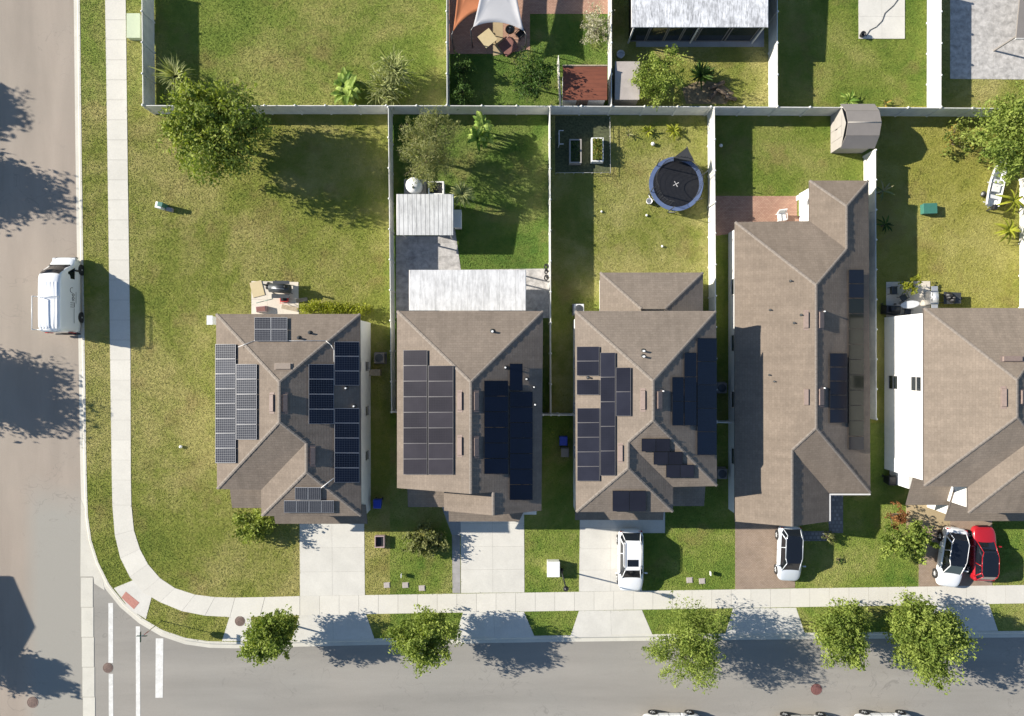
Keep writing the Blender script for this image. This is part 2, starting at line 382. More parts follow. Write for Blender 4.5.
X['metal_smooth'] = stripe_mat('white insulated roof panel', (.66,.66,.66), (.42,.42,.42), 1.2, .03, .5, 0, 'X', .42)
X['metal_streak'] = stripe_mat('white metal roof with black streaks', (.74,.75,.77), (.58,.58,.6), .62, .05, .5, 0, 'X', .8, 3.2)
X['wood_red'] = stripe_mat('dark red boards', (.2,.06,.03), (.07,.02,.012), .3, .06, .7, 0, 'Y', .3)
X['resin'] = plain('grey resin', (.215,.195,.178), .7, 0, .05, 2)
X['resin_light'] = plain('light grey resin', (.34,.315,.285), .7, 0, .06, 2)
X['mottled'] = concrete_mat('leaf stained white roof', (.5,.45,.42), .25, .8, .1)
X['sail'] = plain('pale grey shade cloth', (.46,.455,.46), .8, 0, .04, 1)
X['orange'] = plain('orange shade cloth', (.4,.14,.055), .8, 0, .15, .5)
X['tan_top'] = plain('tan table top', (.5,.41,.24), .6, 0, .05)
X['cush'] = plain('brown red cloth', (.2,.09,.075), .85, 0, .15)
X['blue'] = plain('blue plastic', (.02,.05,.4), .4, 0, .1)
X['bluepad'] = plain('slate blue vinyl pad', (.1,.14,.25), .5, 0, .12, 2)
X['bin_green'] = plain('dark green plastic', (.05,.17,.13), .45, 0, .1)
X['cabinet_green'] = plain('pale green utility paint', (.42,.48,.33), .6, 0, .05)
X['red_plastic'] = plain('red plastic', (.5,.04,.04), .45, 0, .1)
X['net'] = plain('dark mesh netting', (.03,.032,.036), .9, 0, .1)
X['white_paint'] = plain('white paint', (.78,.78,.77), .35, 0, .05)
X['wood_raw'] = plain('weathered wood', (.34,.28,.2), .85, 0, .25, 7, .3)
X['pink'] = plain('faded pink box', (.4,.3,.3), .8, 0, .1)
X['signred'] = plain('stop sign red', (.45,.02,.02), .4, 0, .05)
X['signgreen'] = plain('street sign green', (.02,.07,.045), .5, 0, .05)
# ---------------------------------------------------------------- ground, lawns, roads
def sheet(name, pts, z, mat, kind='structure'):
    m = MB(); m.poly([W(*p)[:2]+(z,) if False else (W(*p).x, W(*p).y, z) for p in pts], 0)
    if m.f: 
        n = sum((m.v[i][0]*m.v[(i+1)%len(m.v)][1]-m.v[(i+1)%len(m.v)][0]*m.v[i][1]) for i in range(len(m.v)))
        if n < 0: m.f[0] = m.f[0][::-1]
    o = m.build(name, mat); o['kind'] = kind; return o
HARD = []
def lerp(a, b, u): return (a[0]+(b[0]-a[0])*u, a[1]+(b[1]-a[1])*u)
def resample(pts, step):
    out = [pts[0]]; acc = 0
    for a, b in zip(pts, pts[1:]):
        d = math.dist(a, b); pos = 0
        while acc + d - pos >= step:
            pos += step-acc; acc = 0; out.append(lerp(a, b, pos/d))
        acc += d-pos
    out.append(pts[-1]); return out
def smooth(pts, it=2):
    for _ in range(it):
        q = [pts[0]]
        for a, b in zip(pts, pts[1:]): q += [lerp(a, b, .25), lerp(a, b, .75)]
        pts = q+[pts[-1]]
    return pts

m = MB(); m.poly([(-700,-700,-.2),(700,-700,-.2),(700,700,-.2),(-700,700,-.2)])
struct(m.build('ground', X['lawn_mix']))

KERB = smooth([(79,-60),(80,0),(82,180),(85,360),(87,505),(90,536),(97,560),(108,583),(121,600),(140,617),(163,631),(188,639),(215,642),(250,641.5),(300,640),(390,638),(640,634),(1000,631),(1120,630)], 2)
kerb_a = [p for p in KERB if p[0] < 390 and p[1] > 106]
lawns = {
 'lawn_corner': ([(81,106)]+kerb_a+[(390,638),(390,106)], 'lawn_corner'),
 'lawn_two': ([(390,106),(390,415),(551,415),(551,106)], 'lawn_green'),
 'lawn_three': ([(551,106),(551,415),(711,415),(711,106)], 'lawn_mix'),
 'lawn_four': ([(711,106),(711,423),(872,423),(872,106)], 'lawn_bright'),
 'lawn_five': ([(872,106),(872,423),(1120,423),(1120,106)], 'lawn_yellow'),
 'lawn_front': ([(390,415),(390,638),(551,635.4),(711,633.4),(872,632),(1120,630),(1120,423),(711,423),(711,415)], 'lawn_front'),
 'yard_one': ([(79,-60),(80,0),(81,106),(447,106),(447,-60)], 'lawn_rear'),
 'yard_two': ([(447,106),(611,106),(611,-60),(447,-60)], 'lawn_green'),
 'yard_three': ([(611,106),(775,106),(775,-60),(611,-60)], 'lawn_mix'),
 'yard_four': ([(775,106),(936,106),(936,-60),(775,-60)], 'lawn_bright'),
 'yard_five': ([(936,106),(1120,106),(1120,-60),(936,-60)], 'lawn_mix')}
for k, (pts, mt) in lawns.items(): sheet('lawn', pts, 0., X[mt])

sheet('side_road', [(-420,-400),(83,-400),(80,0),(82,180),(85,360),(88,520),(92,1100),(-420,1100)], -.13, X['asphalt_w'])
sheet('street', [(84,500),(90,1100),(1300,1100),(1300,600),(1000,628),(250,636),(150,610)], -.126, X['asphalt_g'])
# south side of the street and west side of the side road, outside the frame
sheet('far_lawn', [(86,745),(86,1100),(1300,1100),(1300,735)], -.01, X['lawn_mix'])
sheet('far_lawn', [(-420,-400),(-18,-400),(-10,1100),(-420,1100)], -.012, X['lawn_mix'])
# older grey patch of the side road near the corner and the concrete valley gutter
m = MB()
for a, b in zip(range(578, 760, 30), range(608, 790, 30)):
    x0 = 80+(a-578)*.018
    m.slab([W(x0,b-.5,0)+Vector((0,0,-.125)), W(x0+12,b-.5,0)+Vector((0,0,-.125)), W(x0+12,a,0)+Vector((0,0,-.125)), W(x0,a,0)+Vector((0,0,-.125))], .02)
m.prism([W(x,y).xy for x, y in ((79.5,577),(92.5,577),(93.5,584),(104,591),(101,577),(92,547),(88,520),(80,500))], -.13, -.108)
struct(m.build('gutter', X['kerb']))

def ribbon(pts, offs, mat, name):         # sweep a profile [(offset px outwards, z)] along px polyline
    rings = []
    for i, p in enumerate(pts):
        a = pts[max(0, i-1)]; b = pts[min(len(pts)-1, i+1)]
        d = (b[0]-a[0], b[1]-a[1]); l = math.hypot(*d); n = (-d[1]/l, d[0]/l)   # left of travel in px (y down) = towards the road
        rings.append([Vector((*W(p[0]+n[0]*o, p[1]+n[1]*o).xy, z)) for o, z in offs])
    m = MB()
    for k, (r0, r1) in enumerate(zip(rings, rings[1:])):
        t = R.random()
        for i in range(len(offs)-1): m.poly([r0[i], r1[i], r1[i+1], r0[i+1]], 0, t)
    return struct(m.build(name, mat))
KR = resample(KERB, 24)
ribbon(KR, [(0,-.05),(0,.02),(2.2,.018),(3.2,-.07),(3.6,-.108),(7.2,-.118),(7.2,-.2)], X['kerb'], 'kerb')

SWL = [(104.5,-40),(105.3,0),(108,180),(110.3,360),(112,480),(112.5,505),(115,535),(120.5,558),(130,577),(143,592),(160,602),(182,611),(205,615.5),(230,617),(260,616.5),(300,615)]
SWR = [(125.3,-40),(125.8,0),(128,180),(130.6,360),(131,480),(131.5,505),(134,530),(140,549),(148,564),(160,578),(175,588),(195,594.5),(215,597),(235,597.5),(265,597),(300,596)]
def along(pts, u):
    L = [0]
    for a, b in zip(pts, pts[1:]): L.append(L[-1]+math.dist(a, b))
    t = u*L[-1]
    for i in range(len(pts)-1):
        if t <= L[i+1]+1e-9: return lerp(pts[i], pts[i+1], (t-L[i])/(L[i+1]-L[i]))
    return pts[-1]
def dense(pts, n): return [along(pts, i/n) for i in range(n+1)]
m = MB()
# matched left/right edge samples, then slabs with a thin joint
SL, SR = [], []
for i in range(len(SWL)-1):
    k = max(1, round(math.dist(SWL[i], SWL[i+1])/19.5)) if i < 5 else 1
    for j in range(k): SL.append(lerp(SWL[i], SWL[i+1], j/k)); SR.append(lerp(SWR[i], SWR[i+1], j/k))
SL.append(SWL[-1]); SR.append(SWR[-1])
topY = lambda x: 596-(x-300)*(11/720.); botY = lambda x: 615-(x-300)*(11.7/720.)
x = 300
while x < 1110: x += 19.6; SL.append((x, botY(x))); SR.append((x, topY(x)))
for i in range(len(SL)-1):
    g = .006 if i < 20 or i > 32 else .003
    a0, a1, b0, b1 = lerp(SL[i], SL[i+1], g), lerp(SL[i], SL[i+1], 1-g), lerp(SR[i], SR[i+1], g), lerp(SR[i], SR[i+1], 1-g)
    m.prism([W(*a0).xy, W(*a1).xy, W(*b1).xy, W(*b0).xy], -.05, .025+R.random()*.004)
struct(m.build('sidewalk', X['walk']))
m = MB()
for i in range(len(SL)-1): m.prism([W(*SL[i]).xy, W(*SL[i+1]).xy, W(*SR[i+1]).xy, W(*SR[i]).xy], -.06, .012)
struct(m.build('sidewalk_bed', X['joint']))

def slabs(name, q, nx, ny, mat, z=.02, gap=.01, kind='structure', bed=True):     # q: px nw, ne, se, sw
    HARD.append(q); m = MB()
    for i in range(nx):
        for j in range(ny):
            def P(u, v): return W(*lerp(lerp(q[0], q[1], u), lerp(q[3], q[2], u), v))
            u0, u1, v0, v1 = i/nx, (i+1)/nx, j/ny, (j+1)/ny
            e = gap/2; lu = (P(1,0)-P(0,0)).length; lv = (P(0,1)-P(0,0)).length
            eu, ev = e/lu, e/lv
            m.prism([P(u0+eu,v1-ev).xy, P(u1-eu,v1-ev).xy, P(u1-eu,v0+ev).xy, P(u0+eu,v0+ev).xy], -.04, z+R.random()*.003)
    if bed and nx*ny > 1: m.prism([W(*p).xy for p in q], -.04, z-.012, 1)
    o = m.build(name, [mat, X['joint']]); o['kind'] = kind; return o
slabs('driveway', [(299.5,500),(364,500),(365,595),(300,596)], 2, 4, X['drive'])
slabs('driveway', [(460.5,500),(524,500),(524.5,592.4),(461,593)], 2, 4, X['drive'], .021)
slabs('path', [(441,505),(461,505),(461,535),(452,535)], 1, 1, X['patio_shade'], .018)
slabs('path', [(452,535),(460,535),(460.5,593),(452.5,593)], 1, 6, X['patio_grey'], .017)
slabs('driveway', [(580,506),(642,506),(642,590.8),(579,591.6)], 2, 4, X['drive'], .022)
slabs('path', [(642,508),(665,508),(665,533),(642,533)], 1, 1, X['drive'], .02)
slabs('driveway', [(735,500),(795,500),(795,588),(735,589.4)], 1, 1, X['tan_drive'], .021)
slabs('path', [(827,490),(843,490),(843,533),(829,533)], 1, 1, X['stone'], .019)
slabs('path', [(796,531),(829,531),(829,541),(796,541)], 1, 1, X['stone'], .02)
slabs('driveway', [(919,500),(992,500),(992,585.6),(918.5,587)], 1, 1, X['tan_drive'], .022)
slabs('path', [(906,500),(950,500),(950,530),(906,530)], 1, 1, X['sand'], .026)
def apron(x0, x1, y0, fl=8, fr=10):
    yb = 641-(x0-300)*.0143
    slabs('apron', [(x0,y0),(x1,y0-.6),(x1+fr,yb-1.2),(x0-fl,yb)], 2, 1, X['drive'], .018)
apron(299.5,366,614.6,8,9); apron(463,524,612.3,8,11); apron(579,642,610.6,9,11); apron(733,796,608.2,8,9); apron(934,989,604.8,6,9)
# corner ramp and utility pad
m = MB()
m.prism([W(*p).xy for p in ((114,588),(136,579),(153,592),(146,619),(130,609))], -.04, .02)
struct(m.build('ramp', X['drive']))
m = MB(); m.prism([W(*p).xy for p in ((126,591.5),(139.5,602.5),(134,609),(121.5,597.5))], .018, .03)
for i in range(9):
    for j in range(6):
        p = W(*lerp(lerp((126,591.5),(139.5,602.5),(i+.7)/9.4), lerp((121.5,597.5),(134,609),(i+.7)/9.4), (j+.7)/6.4))
        m.tube(p+Vector((0,0,.029)), p+Vector((0,0,.036)), .022, .015, 6)
struct(m.build('pavement_tactile', X['tactile']))
m = MB(); m.prism([W(*p).xy for p in ((231,612),(222,641),(252,641),(251,617),(247,613)) ], -.04, .016); struct(m.build('pavement_pad', X['walk']))
# painted markings
m = MB()
def stripe(q): m.prism([W(*p).xy for p in q], -.12, -.118, 0)
stripe([(107.5,603.5),(112.2,603.5),(112.2,663.5),(107.5,663.5)]); stripe([(107.8,674.5),(112.2,674.5),(112.5,760),(108,760)])
stripe([(135,627),(139.2,627),(139.5,760),(135.2,760)]); stripe([(155,639),(162.6,639),(162,698.5),(154.6,698.5)])
struct(m.build('road_marking', X['paint']))

def manhole(px, py, r, mat, label, z):
    m = MB(); c = W(px, py); c.z = z
    m.lathe(c, [(r*1.12, 0), (r*1.12, .012), (r, .014), (r, .008), (r*.96, .008), (r*.9, .016), (.01, .018)], 20)
    for i in range(5):
        for j in range(5):
            a, b = (i-2)*r*.33, (j-2)*r*.33
            if math.hypot(a, b) < r*.8: m.obox(c+Vector((a, b, .016)), r*.2, r*.2, .008)
    o = m.build('manhole_cover', mat, org=c); tag(o, label, 'manhole cover', 'manhole covers')
manhole(240, 621, .36, X['iron'], 'round brown manhole cover on the concrete pad beside the corner verge', .016)
manhole(107, 668.5, .36, X['iron'], 'grey brown manhole cover in the gap of the thin crosswalk line', -.124)
manhole(31.5, 703, .4, X['iron'], 'dull manhole cover on the worn side road near the tree shadow', -.13)
manhole(817, 690, .4, X['iron_red'], 'reddish brown manhole cover alone in the grey street', -.124)

# ---------------------------------------------------------------- houses
def roof_build(name, faces, sh, parent, th=.17, fascia='fascia_dark', caps=None):
    m = MB(); key = {}; bverts = []
    def vid(p):
        k = (round(p[0], 2), round(p[1], 2), round(p[2], 2))
        if k not in key: key[k] = len(m.v); m.v.append(tuple(p)); 
        return key[k]
    ed = {}; tops = []
    for f in faces:
        f = [Vector(p) for p in f]
        n = Vector((0,0,0))
        for i in range(len(f)): n += f[i].cross(f[(i+1) % len(f)])
        if n.z < 0: f = f[::-1]; n = -n
        n.normalize(); u = Vector((0,0,1)).cross(n)
        u = Vector((1,0,0)) if u.length < 1e-4 else u.normalized(); w = n.cross(u)
        idx = [vid(p) for p in f]
        m.face(idx, 0, None, [(p.dot(u), p.dot(w)) for p in f]); tops.append(idx)
        for i in range(len(idx)): ed[(idx[i], idx[(i+1) % len(idx)])] = 1
    nb = len(m.v); m.v += [(x, y, z-th) for x, y, z in m.v[:nb]]
    for idx in tops: m.face([i+nb for i in idx[::-1]], 1)
    for (a, b) in list(ed):
        if (b, a) not in ed: m.face((b, a, a+nb, b+nb), 1)
    o = m.build(name, [X[sh], X[fascia]], parent)
    if caps:
        for a, b in caps:
            c = MB(); a, b = Vector(a), Vector(b); L = (b-a).length; k = max(1, int(L/.3)); d = (b-a)/k; s = Vector((-d.y, d.x, 0)).normalized()*.1
            for i in range(k):
                p, q = a+d*i, a+d*(i+.96); up = Vector((0,0,.022+.008*(i % 2)))
                dn = Vector((0,0,-.022))
                c.poly([p-s+up+dn, q-s+up+dn, q+up, p+up], 0); c.poly([p+up, q+up, q+s+up+dn, p+s+up+dn], 0)
            c.build('ridge_cap', X['cap'], o)
    return o
def walls_build(foot, z1, mat, parent, gables=(), z0=-.1, name='wall'):
    m = MB(); n = len(foot); a = sum(foot[i][0]*foot[(i+1)%n][1]-foot[(i+1)%n][0]*foot[i][1] for i in range(n))
    if a < 0: foot = foot[::-1]
    HARD.append([(x*S+CX, CY-y*S) for x, y in foot]); m.prism(foot, z0, z1)
    for g in gables: m.poly(g); 
    return m.build(name, mat, parent)
def opening(parent, p, q, z0, z1, kind='window', mull=True, fm='fascia'):     # p->q along a wall, outside on the right of p->q
    p, q = Vector((p[0], p[1], 0)), Vector((q[0], q[1], 0)); d = (q-p).normalized(); n = Vector((d.y, -d.x, 0))
    def bx(m, a, b, z0, z1, o0, o1, mi=0):
        m.hexa([a+n*o0+Vector((0,0,z0)), a+n*o1+Vector((0,0,z0)), b+n*o1+Vector((0,0,z0)), b+n*o0+Vector((0,0,z0)),
                a+n*o0+Vector((0,0,z1)), a+n*o1+Vector((0,0,z1)), b+n*o1+Vector((0,0,z1)), b+n*o0+Vector((0,0,z1))], mi)
    w = MB()
    if kind == 'window':
        bx(w, p, q, z0, z1, -.02, .02); o = w.build('window', X['glass'], parent)
        f = MB(); t = d*.07
        bx(f, p-t, p, z0-.07, z1+.07, -.02, .05); bx(f, q, q+t, z0-.07, z1+.07, -.02, .05); bx(f, p, q, z1, z1+.07, -.02, .05); bx(f, p, q, z0-.07, z0, -.02, .07)
        if mull: c = (z0+z1)/2; bx(f, p, q, c-.025, c+.025, .0, .04)
        f.build('frame', X[fm], o)
    elif kind == 'garage':
        k = 4; hh = (z1-z0)/k
        for i in range(k): bx(w, p, q, z0+i*hh+.008, z0+(i+1)*hh-.008, -.05, .03)
        o = w.build('garage_door', X['door'], parent)
    else:
        bx(w, p, q, z0, z1, -.03, .03); o = w.build('door', X['vent'], parent)
        h = MB(); c = p+d*.12+n*.07+Vector((0,0,1)); h.tube(c, c+d*.1, .02); h.build('handle', X['steel'], o)
    return o
PIT = .41
def plane3(a, b, c):
    a, b, c = Vector(a), Vector(b), Vector(c); n = (b-a).cross(c-a).normalized()
    return (a, n if n.z > 0 else -n)
def panels(house, pl, x0, y0, x1, y1, nx, ny, mat, frame='frame_light', cells=(6, 10), gap=.022, off=.1, land=None, th=.04):
    P, n = pl
    def Q(u, v): return onplane(x0+(x1-x0)*u, y0+(y1-y0)*v, P, n, off)
    lu = (Q(1,0)-Q(0,0)).length; lv = (Q(0,1)-Q(0,0)).length
    for i in range(nx):
        for j in range(ny):
            gu, gv = gap/2/lu, gap/2/lv
            u0, u1, v0, v1 = i/nx+gu, (i+1)/nx-gu, j/ny+gv, (j+1)/ny-gv
            q = [Q(u0,v1), Q(u1,v1), Q(u1,v0), Q(u0,v0)]
            w, h = (q[1]-q[0]).length, (q[3]-q[0]).length
            cu, cv = (cells[1], cells[0]) if w > h else (cells[0], cells[1])
            m = MB(); m.slab(q, th, 1)
            e = .02; fu, fv = e/w, e/h
            c = [q[0]+(q[1]-q[0])*a+(q[3]-q[0])*b + n*(th+.003) for a, b in ((fu,fv),(1-fu,fv),(1-fu,1-fv),(fu,1-fv))]
            m.poly(c, 0, None, [(0,0),(cu,0),(cu,cv),(0,cv)])
            for a, b in ((.05,.1),(.95,.1),(.05,.9),(.95,.9)):      # standoffs down to the shingles
                p = q[0]+(q[1]-q[0])*a+(q[3]-q[0])*b; m.tube(p-n*off, p, .02, .02, 5, 1)
            m.build('solar_panel', [X[mat], X[frame]], house)
def ridge_vent(house, pl, px, py, w, l, mat='vent', hgt=.14, horiz=False):  # low box vent; w across the slope in px, l along the ridge in px
    P, n = pl; c = onplane(px, py, P, n); hx, hy = w/2, l/2
    q = [onplane(px+a*hx, py+b*hy, P, n) for a, b in ((-1,1),(1,1),(1,-1),(-1,-1))]
    m = MB(); top = [p+n*hgt*.4+Vector((0,0,hgt*.55)) for p in q]; cc = sum(top, Vector())/4
    top = [p+(cc-p)*.08 for p in top]
    m.hexa([p-n*.02 for p in q]+top, 0)
    m.slab([p+(p-c)*.18+n*.012 for p in q], .008, 0)
    m.build('roof_vent', X[mat], house)
def pipe(house, pl, px, py, r=.06, h=.35, mat='pvc'):
    P, n = pl; c = onplane(px, py, P, n)
    m = MB(); m.tube(c-n*.05, c+Vector((0,0,h)), r, r, 10, 0); m.lathe(c-Vector((0,0,.03)), [(r*2.6, 0), (r*1.3, .1), (r*1.02, .12)], 10, 1)
    m.build('vent_pipe', [X[mat], X['dgrey']], house)
def conduit(house, pl, pts, r=.02):
    P, n = pl; m = MB(); m.path([onplane(x, y, P, n, .05) for x, y in pts], r, 5); m.build('conduit', X['pvc'], house)
def ew(px, py, E, dx=0, dy=0):
    p = W(px, py, E); return (p.x+dx, p.y+dy)
def house(label, px, py): return thing('house', label, 'house', W(px, py))
OV = .35
GA = 5.4      # eave of the two storey houses

def back_windows(h, x0, x1, y, zs, n, w=1.4):      # on a north wall (outside +y)
    for i in range(n):
        c = x0+(x1-x0)*(i+1)/(n+1)
        for z in zs: opening(h, (c+w/2, y), (c-w/2, y), z, z+1.2)
def side_windows(h, x, y0, y1, zs, n, east=True, w=.9):
    for i in range(n):
        c = y0+(y1-y0)*(i+1)/(n+1)
        for z in zs:
            a, b = ((x, c-w/2), (x, c+w/2)) if east else ((x, c+w/2), (x, c-w/2))
            opening(h, a, b, z, z+1.2)
def front_windows(h, x0, x1, y, zs, n, w=1.4):
    for i in range(n):
        c = x0+(x1-x0)*(i+1)/(n+1)
        for z in zs: opening(h, (c-w/2, y), (c+w/2, y), z, z+1.2)

def pent(h, sh, x0, x1, y_in, z_in, y_out, z_out, rake=(0, 0), cut=0.):  # skirt roof along a front wall: world x range, sloping to -y
    f = [(x0+rake[0], y_in, z_in), (x1+rake[1], y_in, z_in), (x1, y_out, z_out), (x0, y_out, z_out)]
    return roof_build('porch_roof', [f], sh, h, .14)

# ---- first house (corner lot)
h = house('corner house nearest the side road, grey gridded solar panels on its left slope', 290, 400)
E = GA
A, B = W(216,314,E), W(360,314,E); Cc, D = ridge(279,382,360,E), ridge(279,422,360,E); F, G = ridge(306,443,360,E), ridge(306,472,360,E)
SE, SWm, V, SWw = W(361,516,E), W(217,489,E), W(261,490,E), W(261.5,516,E)
roof_build('roof', [[A,Cc,D,SWm],[A,B,Cc],[B,SE,G,F,D,Cc],[D,F,V,SWm],[F,G,SWw,V],[G,SE,SWw]], 'sh0', h, caps=[(A,Cc),(B,Cc),(Cc,D),(D,SWm),(D,F),(F,G),(G,SE),(G,SWw)])
yN = A.y-OV; xW = A.x+OV; xE = B.x-OV; yS = SE.y+OV; yM = SWm.y+OV; xV = SWw.x+OV
walls_build([(xW,yN),(xE,yN),(xE,yS),(xV,yS),(xV,yM),(xW,yM)], E-.02, X['stucco_white'], h)
gy = W(0,515.5,0).y
walls_build([(xV+.02,yS+.1),(xE-.02,yS+.1),(xE-.02,gy+.45),(xV+.02,gy+.45)], 2.62, X['stucco_white'], h, name='garage_wall')
pent(h, 'sh0', xV-.3, xE+.3, yS, 3.35, gy, 2.7)
pl = W(232,508,2.7)
roof_build('porch_roof', [[(pl.x, yM, 3.3), (xV+.03, yM, 3.3), (xV+.03, pl.y, 2.7), (pl.x, pl.y, 2.7)]], 'sh0', h, .14)
m = MB(); m.box(pl.x+.25, pl.x+.45, pl.y+.2, pl.y+.4, 0, 2.62); m.build('porch_post', X['stucco_white'], h)
opening(h, (xV+1.4, gy+.45), (xE-1.1, gy+.45), 0, 2.2, 'garage'); opening(h, (xW+2.2, yM), (xW+3.1, yM), 0, 2.1, 'door')
front_windows(h, xV, xE, yS, (3.75,), 2); side_windows(h, xE, yS, yN, (.9, 3.7), 3, True, .7); side_windows(h, xW, yM, yN, (.9, 3.7), 3, False); back_windows(h, xW, xE, yN, (.9, 3.7), 3)
pw = plane3(A, Cc, SWm); pn = plane3(A, B, Cc); pe = plane3(B, SE, D); pf = plane3(G, SE, SWw); ps = plane3(D, F, SWm)
panels(h, pw, 215.6,344,236,463,1,8,'solar_old'); panels(h, pw, 236.5,364,257,439.5,1,5,'solar_old')
panels(h, pn, 254.5,317.5,287.5,341.5,2,2,'solar_old')
panels(h, pe, 334.3,341.5,359.3,385.5,1,3,'solar_grid'); panels(h, pe, 334.3,408,359.3,482.5,1,5,'solar_grid'); panels(h, pe, 308.5,364,334,424,1,4,'solar_grid')
panels(h, pf, 295,487,321,499.5,2,1,'solar_old'); panels(h, pf, 284,500.3,334,512.5,4,1,'solar_old')
ridge_vent(h, pn, 283.5,366.5,16,6,'vent_tan'); ridge_vent(h, pw, 272,403,4,18); ridge_vent(h, pe, 285.5,403,4.5,18); ridge_vent(h, pe, 313,456,5,18)
pipe(h, pn, 299,338,.07,.3,'dgrey'); pipe(h, pn, 310,333,.07,.3,'dgrey'); pipe(h, pe, 346.5,388); pipe(h, pe, 354.5,406)
conduit(h, pn, [(238,347),(254,340.8),(326,340.8),(331,345)]); conduit(h, pe, [(331,345),(334,350),(334,362)]); conduit(h, pe, [(321,488),(334,478)], .03)

# ---- second house
h = house('middle house with a long white patio cover behind and greyish left panels', 470, 410)
A, B = W(397,311,E), W(543,311,E); Cc, D = ridge(470.5,382,543,E), ridge(470.5,490,543,E)
SWm = W(397,488,E); Wt, Wb = ridge(493,491,543,E), ridge(493,515.5,543,E); SE = W(541.5,516,E); We, Wf = W(444,491,E), W(444,515,E)
We.y = Wt.y; Wf.y = Wb.y; D.y = SWm.y; SE.y = Wb.y
Wm = Vector((D.x+(Wt.x-D.x), D.y, Wt.z))
roof_build('roof', [[A,Cc,D,SWm],[A,B,Cc],[B,SE,Wb,Wm,D,Cc]], 'sh1', h, caps=[(A,Cc),(B,Cc),(Cc,D),(Wm,Wb)])
yv = D.y+.35
roof_build('gable_roof', [[(We.x,yv-.4,E+.01),(Wm.x-.02,yv-.4,Wt.z+.0),(Wb.x-.02,Wb.y,Wb.z+.0),(Wf.x,Wf.y,E+.01)]], 'sh1', h)
yN = A.y-OV; xW = A.x+OV; xE = B.x-OV; yM = SWm.y+OV; yS = SE.y+OV; xV = We.x+OV
walls_build([(xW,yN),(xE,yN),(xE,yS),(xV,yS),(xV,yM),(xW,yM)], E-.02, X['stucco_cream'], h,
   [[(xW,yM,E-.03),(Wm.x,yM,E-.03),(Wm.x,yM,Wm.z-.18),(D.x,yM,D.z-.18)], [(xV,yS,E-.03),(xE,yS,E-.03),(Wb.x,yS,Wb.z-.18)]])
q = W(442,521.5,2.7)
walls_build([(xV+.02,yS+.1),(xE-.02,yS+.1),(xE-.02,q.y+.5),(xV+.02,q.y+.5)], 2.62, X['stucco_cream'], h, name='garage_wall')
pent(h, 'sh1', xV-.25, W(519,520,2.7).x, yS, 3.2, q.y, 2.7, (.0,.8))
q2, q3 = W(408,507,2.7), W(444,507,2.7)
roof_build('porch_roof', [[(q2.x, yM, 3.2), (xV-.02, yM, 3.2), (xV-.02, q2.y, 2.72), (q2.x, q2.y, 2.72)]], 'sh1', h, .14)
m = MB(); m.box(q2.x+.25, q2.x+.45, q2.y+.2, q2.y+.4, 0, 2.6); m.build('porch_post', X['stucco_cream'], h)
opening(h, (xV+.7, q.y+.5), (xE-1.4, q.y+.5), 0, 2.2, 'garage'); opening(h, (xW+2.4, yM), (xW+3.3, yM), 0, 2.1, 'door')
front_windows(h, xV, xE, yS, (3.75,), 2); side_windows(h, xE, yS, yN, (.9, 3.7), 3); side_windows(h, xW, yM, yN, (.9, 3.7), 3, False); back_windows(h, xW, xE, yN, (3.7,), 3)
opening(h, (xW+5.9, yN), (xW+3.5, yN), 0, 2.1, 'window')
pw = plane3(A, Cc, SWm); pn = plane3(A, B, Cc); pe = plane3(B, SE, D)
panels(h, pw, 403.5,350,427.5,474.5,1,8,'solar_glare','frame_grey',(6,10),.012); panels(h, pw, 428.5,365.6,453.5,474.5,1,7,'solar_glare','frame_grey',(6,10),.012)
panels(h, pe, 484,380.5,508,474,1,6,'solar_navy','blackframe'); panels(h, pe, 509.5,391.5,532.5,500,1,7,'solar_navy','blackframe'); panels(h, pe, 509.5,363.5,522.5,390.5,1,1,'solar_navy','blackframe')
for x, y in ((460,401),(460,446)): ridge_vent(h, pw, x,y,4.5,19)
for x, y in ((476.5,401),(476.5,447)): ridge_vent(h, pe, x,y,4.5,19)
pipe(h, pn, 492.5,331.5,.08,.3); pipe(h, pe, 505.5,367.5); pipe(h, pe, 526.5,379); pipe(h, pe, 535,404.5); pipe(h, pe, 534,387,.05)

# ---- third house
h = house('house between trampoline yard and white parked SUV, black panels on three slopes', 645, 415)
A, B = W(575,311,E), W(716,311,E); Cc, D = ridge(653,381,575,E), ridge(653,420,575,E); F, G = ridge(628,442,575,E), ridge(628,468,575,E)
SEm, V, SEw, SWw = W(717,486,E), W(673,487,E), W(673,512,E), W(576,512,E)
roof_build('roof', [[A,Cc,D,F,G,SWw],[A,B,Cc],[B,SEm,D,Cc],[D,SEm,V,F],[F,V,SEw,G],[G,SEw,SWw]], 'sh2', h, caps=[(A,Cc),(B,Cc),(Cc,D),(D,SEm),(D,F),(F,G),(G,SEw),(G,SWw)])
yN = A.y-OV; xW = A.x+OV; xE = B.x-OV; yM = SEm.y+OV; yS = SEw.y+OV; xV = SEw.x-OV
walls_build([(xW,yN),(xE,yN),(xE,yM),(xV,yM),(xV,yS),(xW,yS)], E-.02, X['stucco_white'], h)
q = W(575,520,2.7)
walls_build([(xW+.02,yS+.1),(xV-.02,yS+.1),(xV-.02,q.y+.45),(xW+.02,q.y+.45)], 2.62, X['stucco_white'], h, name='garage_wall')
pent(h, 'sh2', W(575,520,2.7).x, W(663,520,2.7).x, yS, 3.3, q.y, 2.7)
q2 = W(704,506,2.7)
roof_build('porch_roof', [[(xV+.02, yM, 3.25), (q2.x, yM, 3.25), (q2.x, q2.y, 2.72), (xV+.02, q2.y, 2.72)]], 'sh2', h, .14)
m = MB(); m.box(q2.x-.45, q2.x-.25, q2.y+.2, q2.y+.4, 0, 2.6); m.build('porch_post', X['stucco_white'], h)
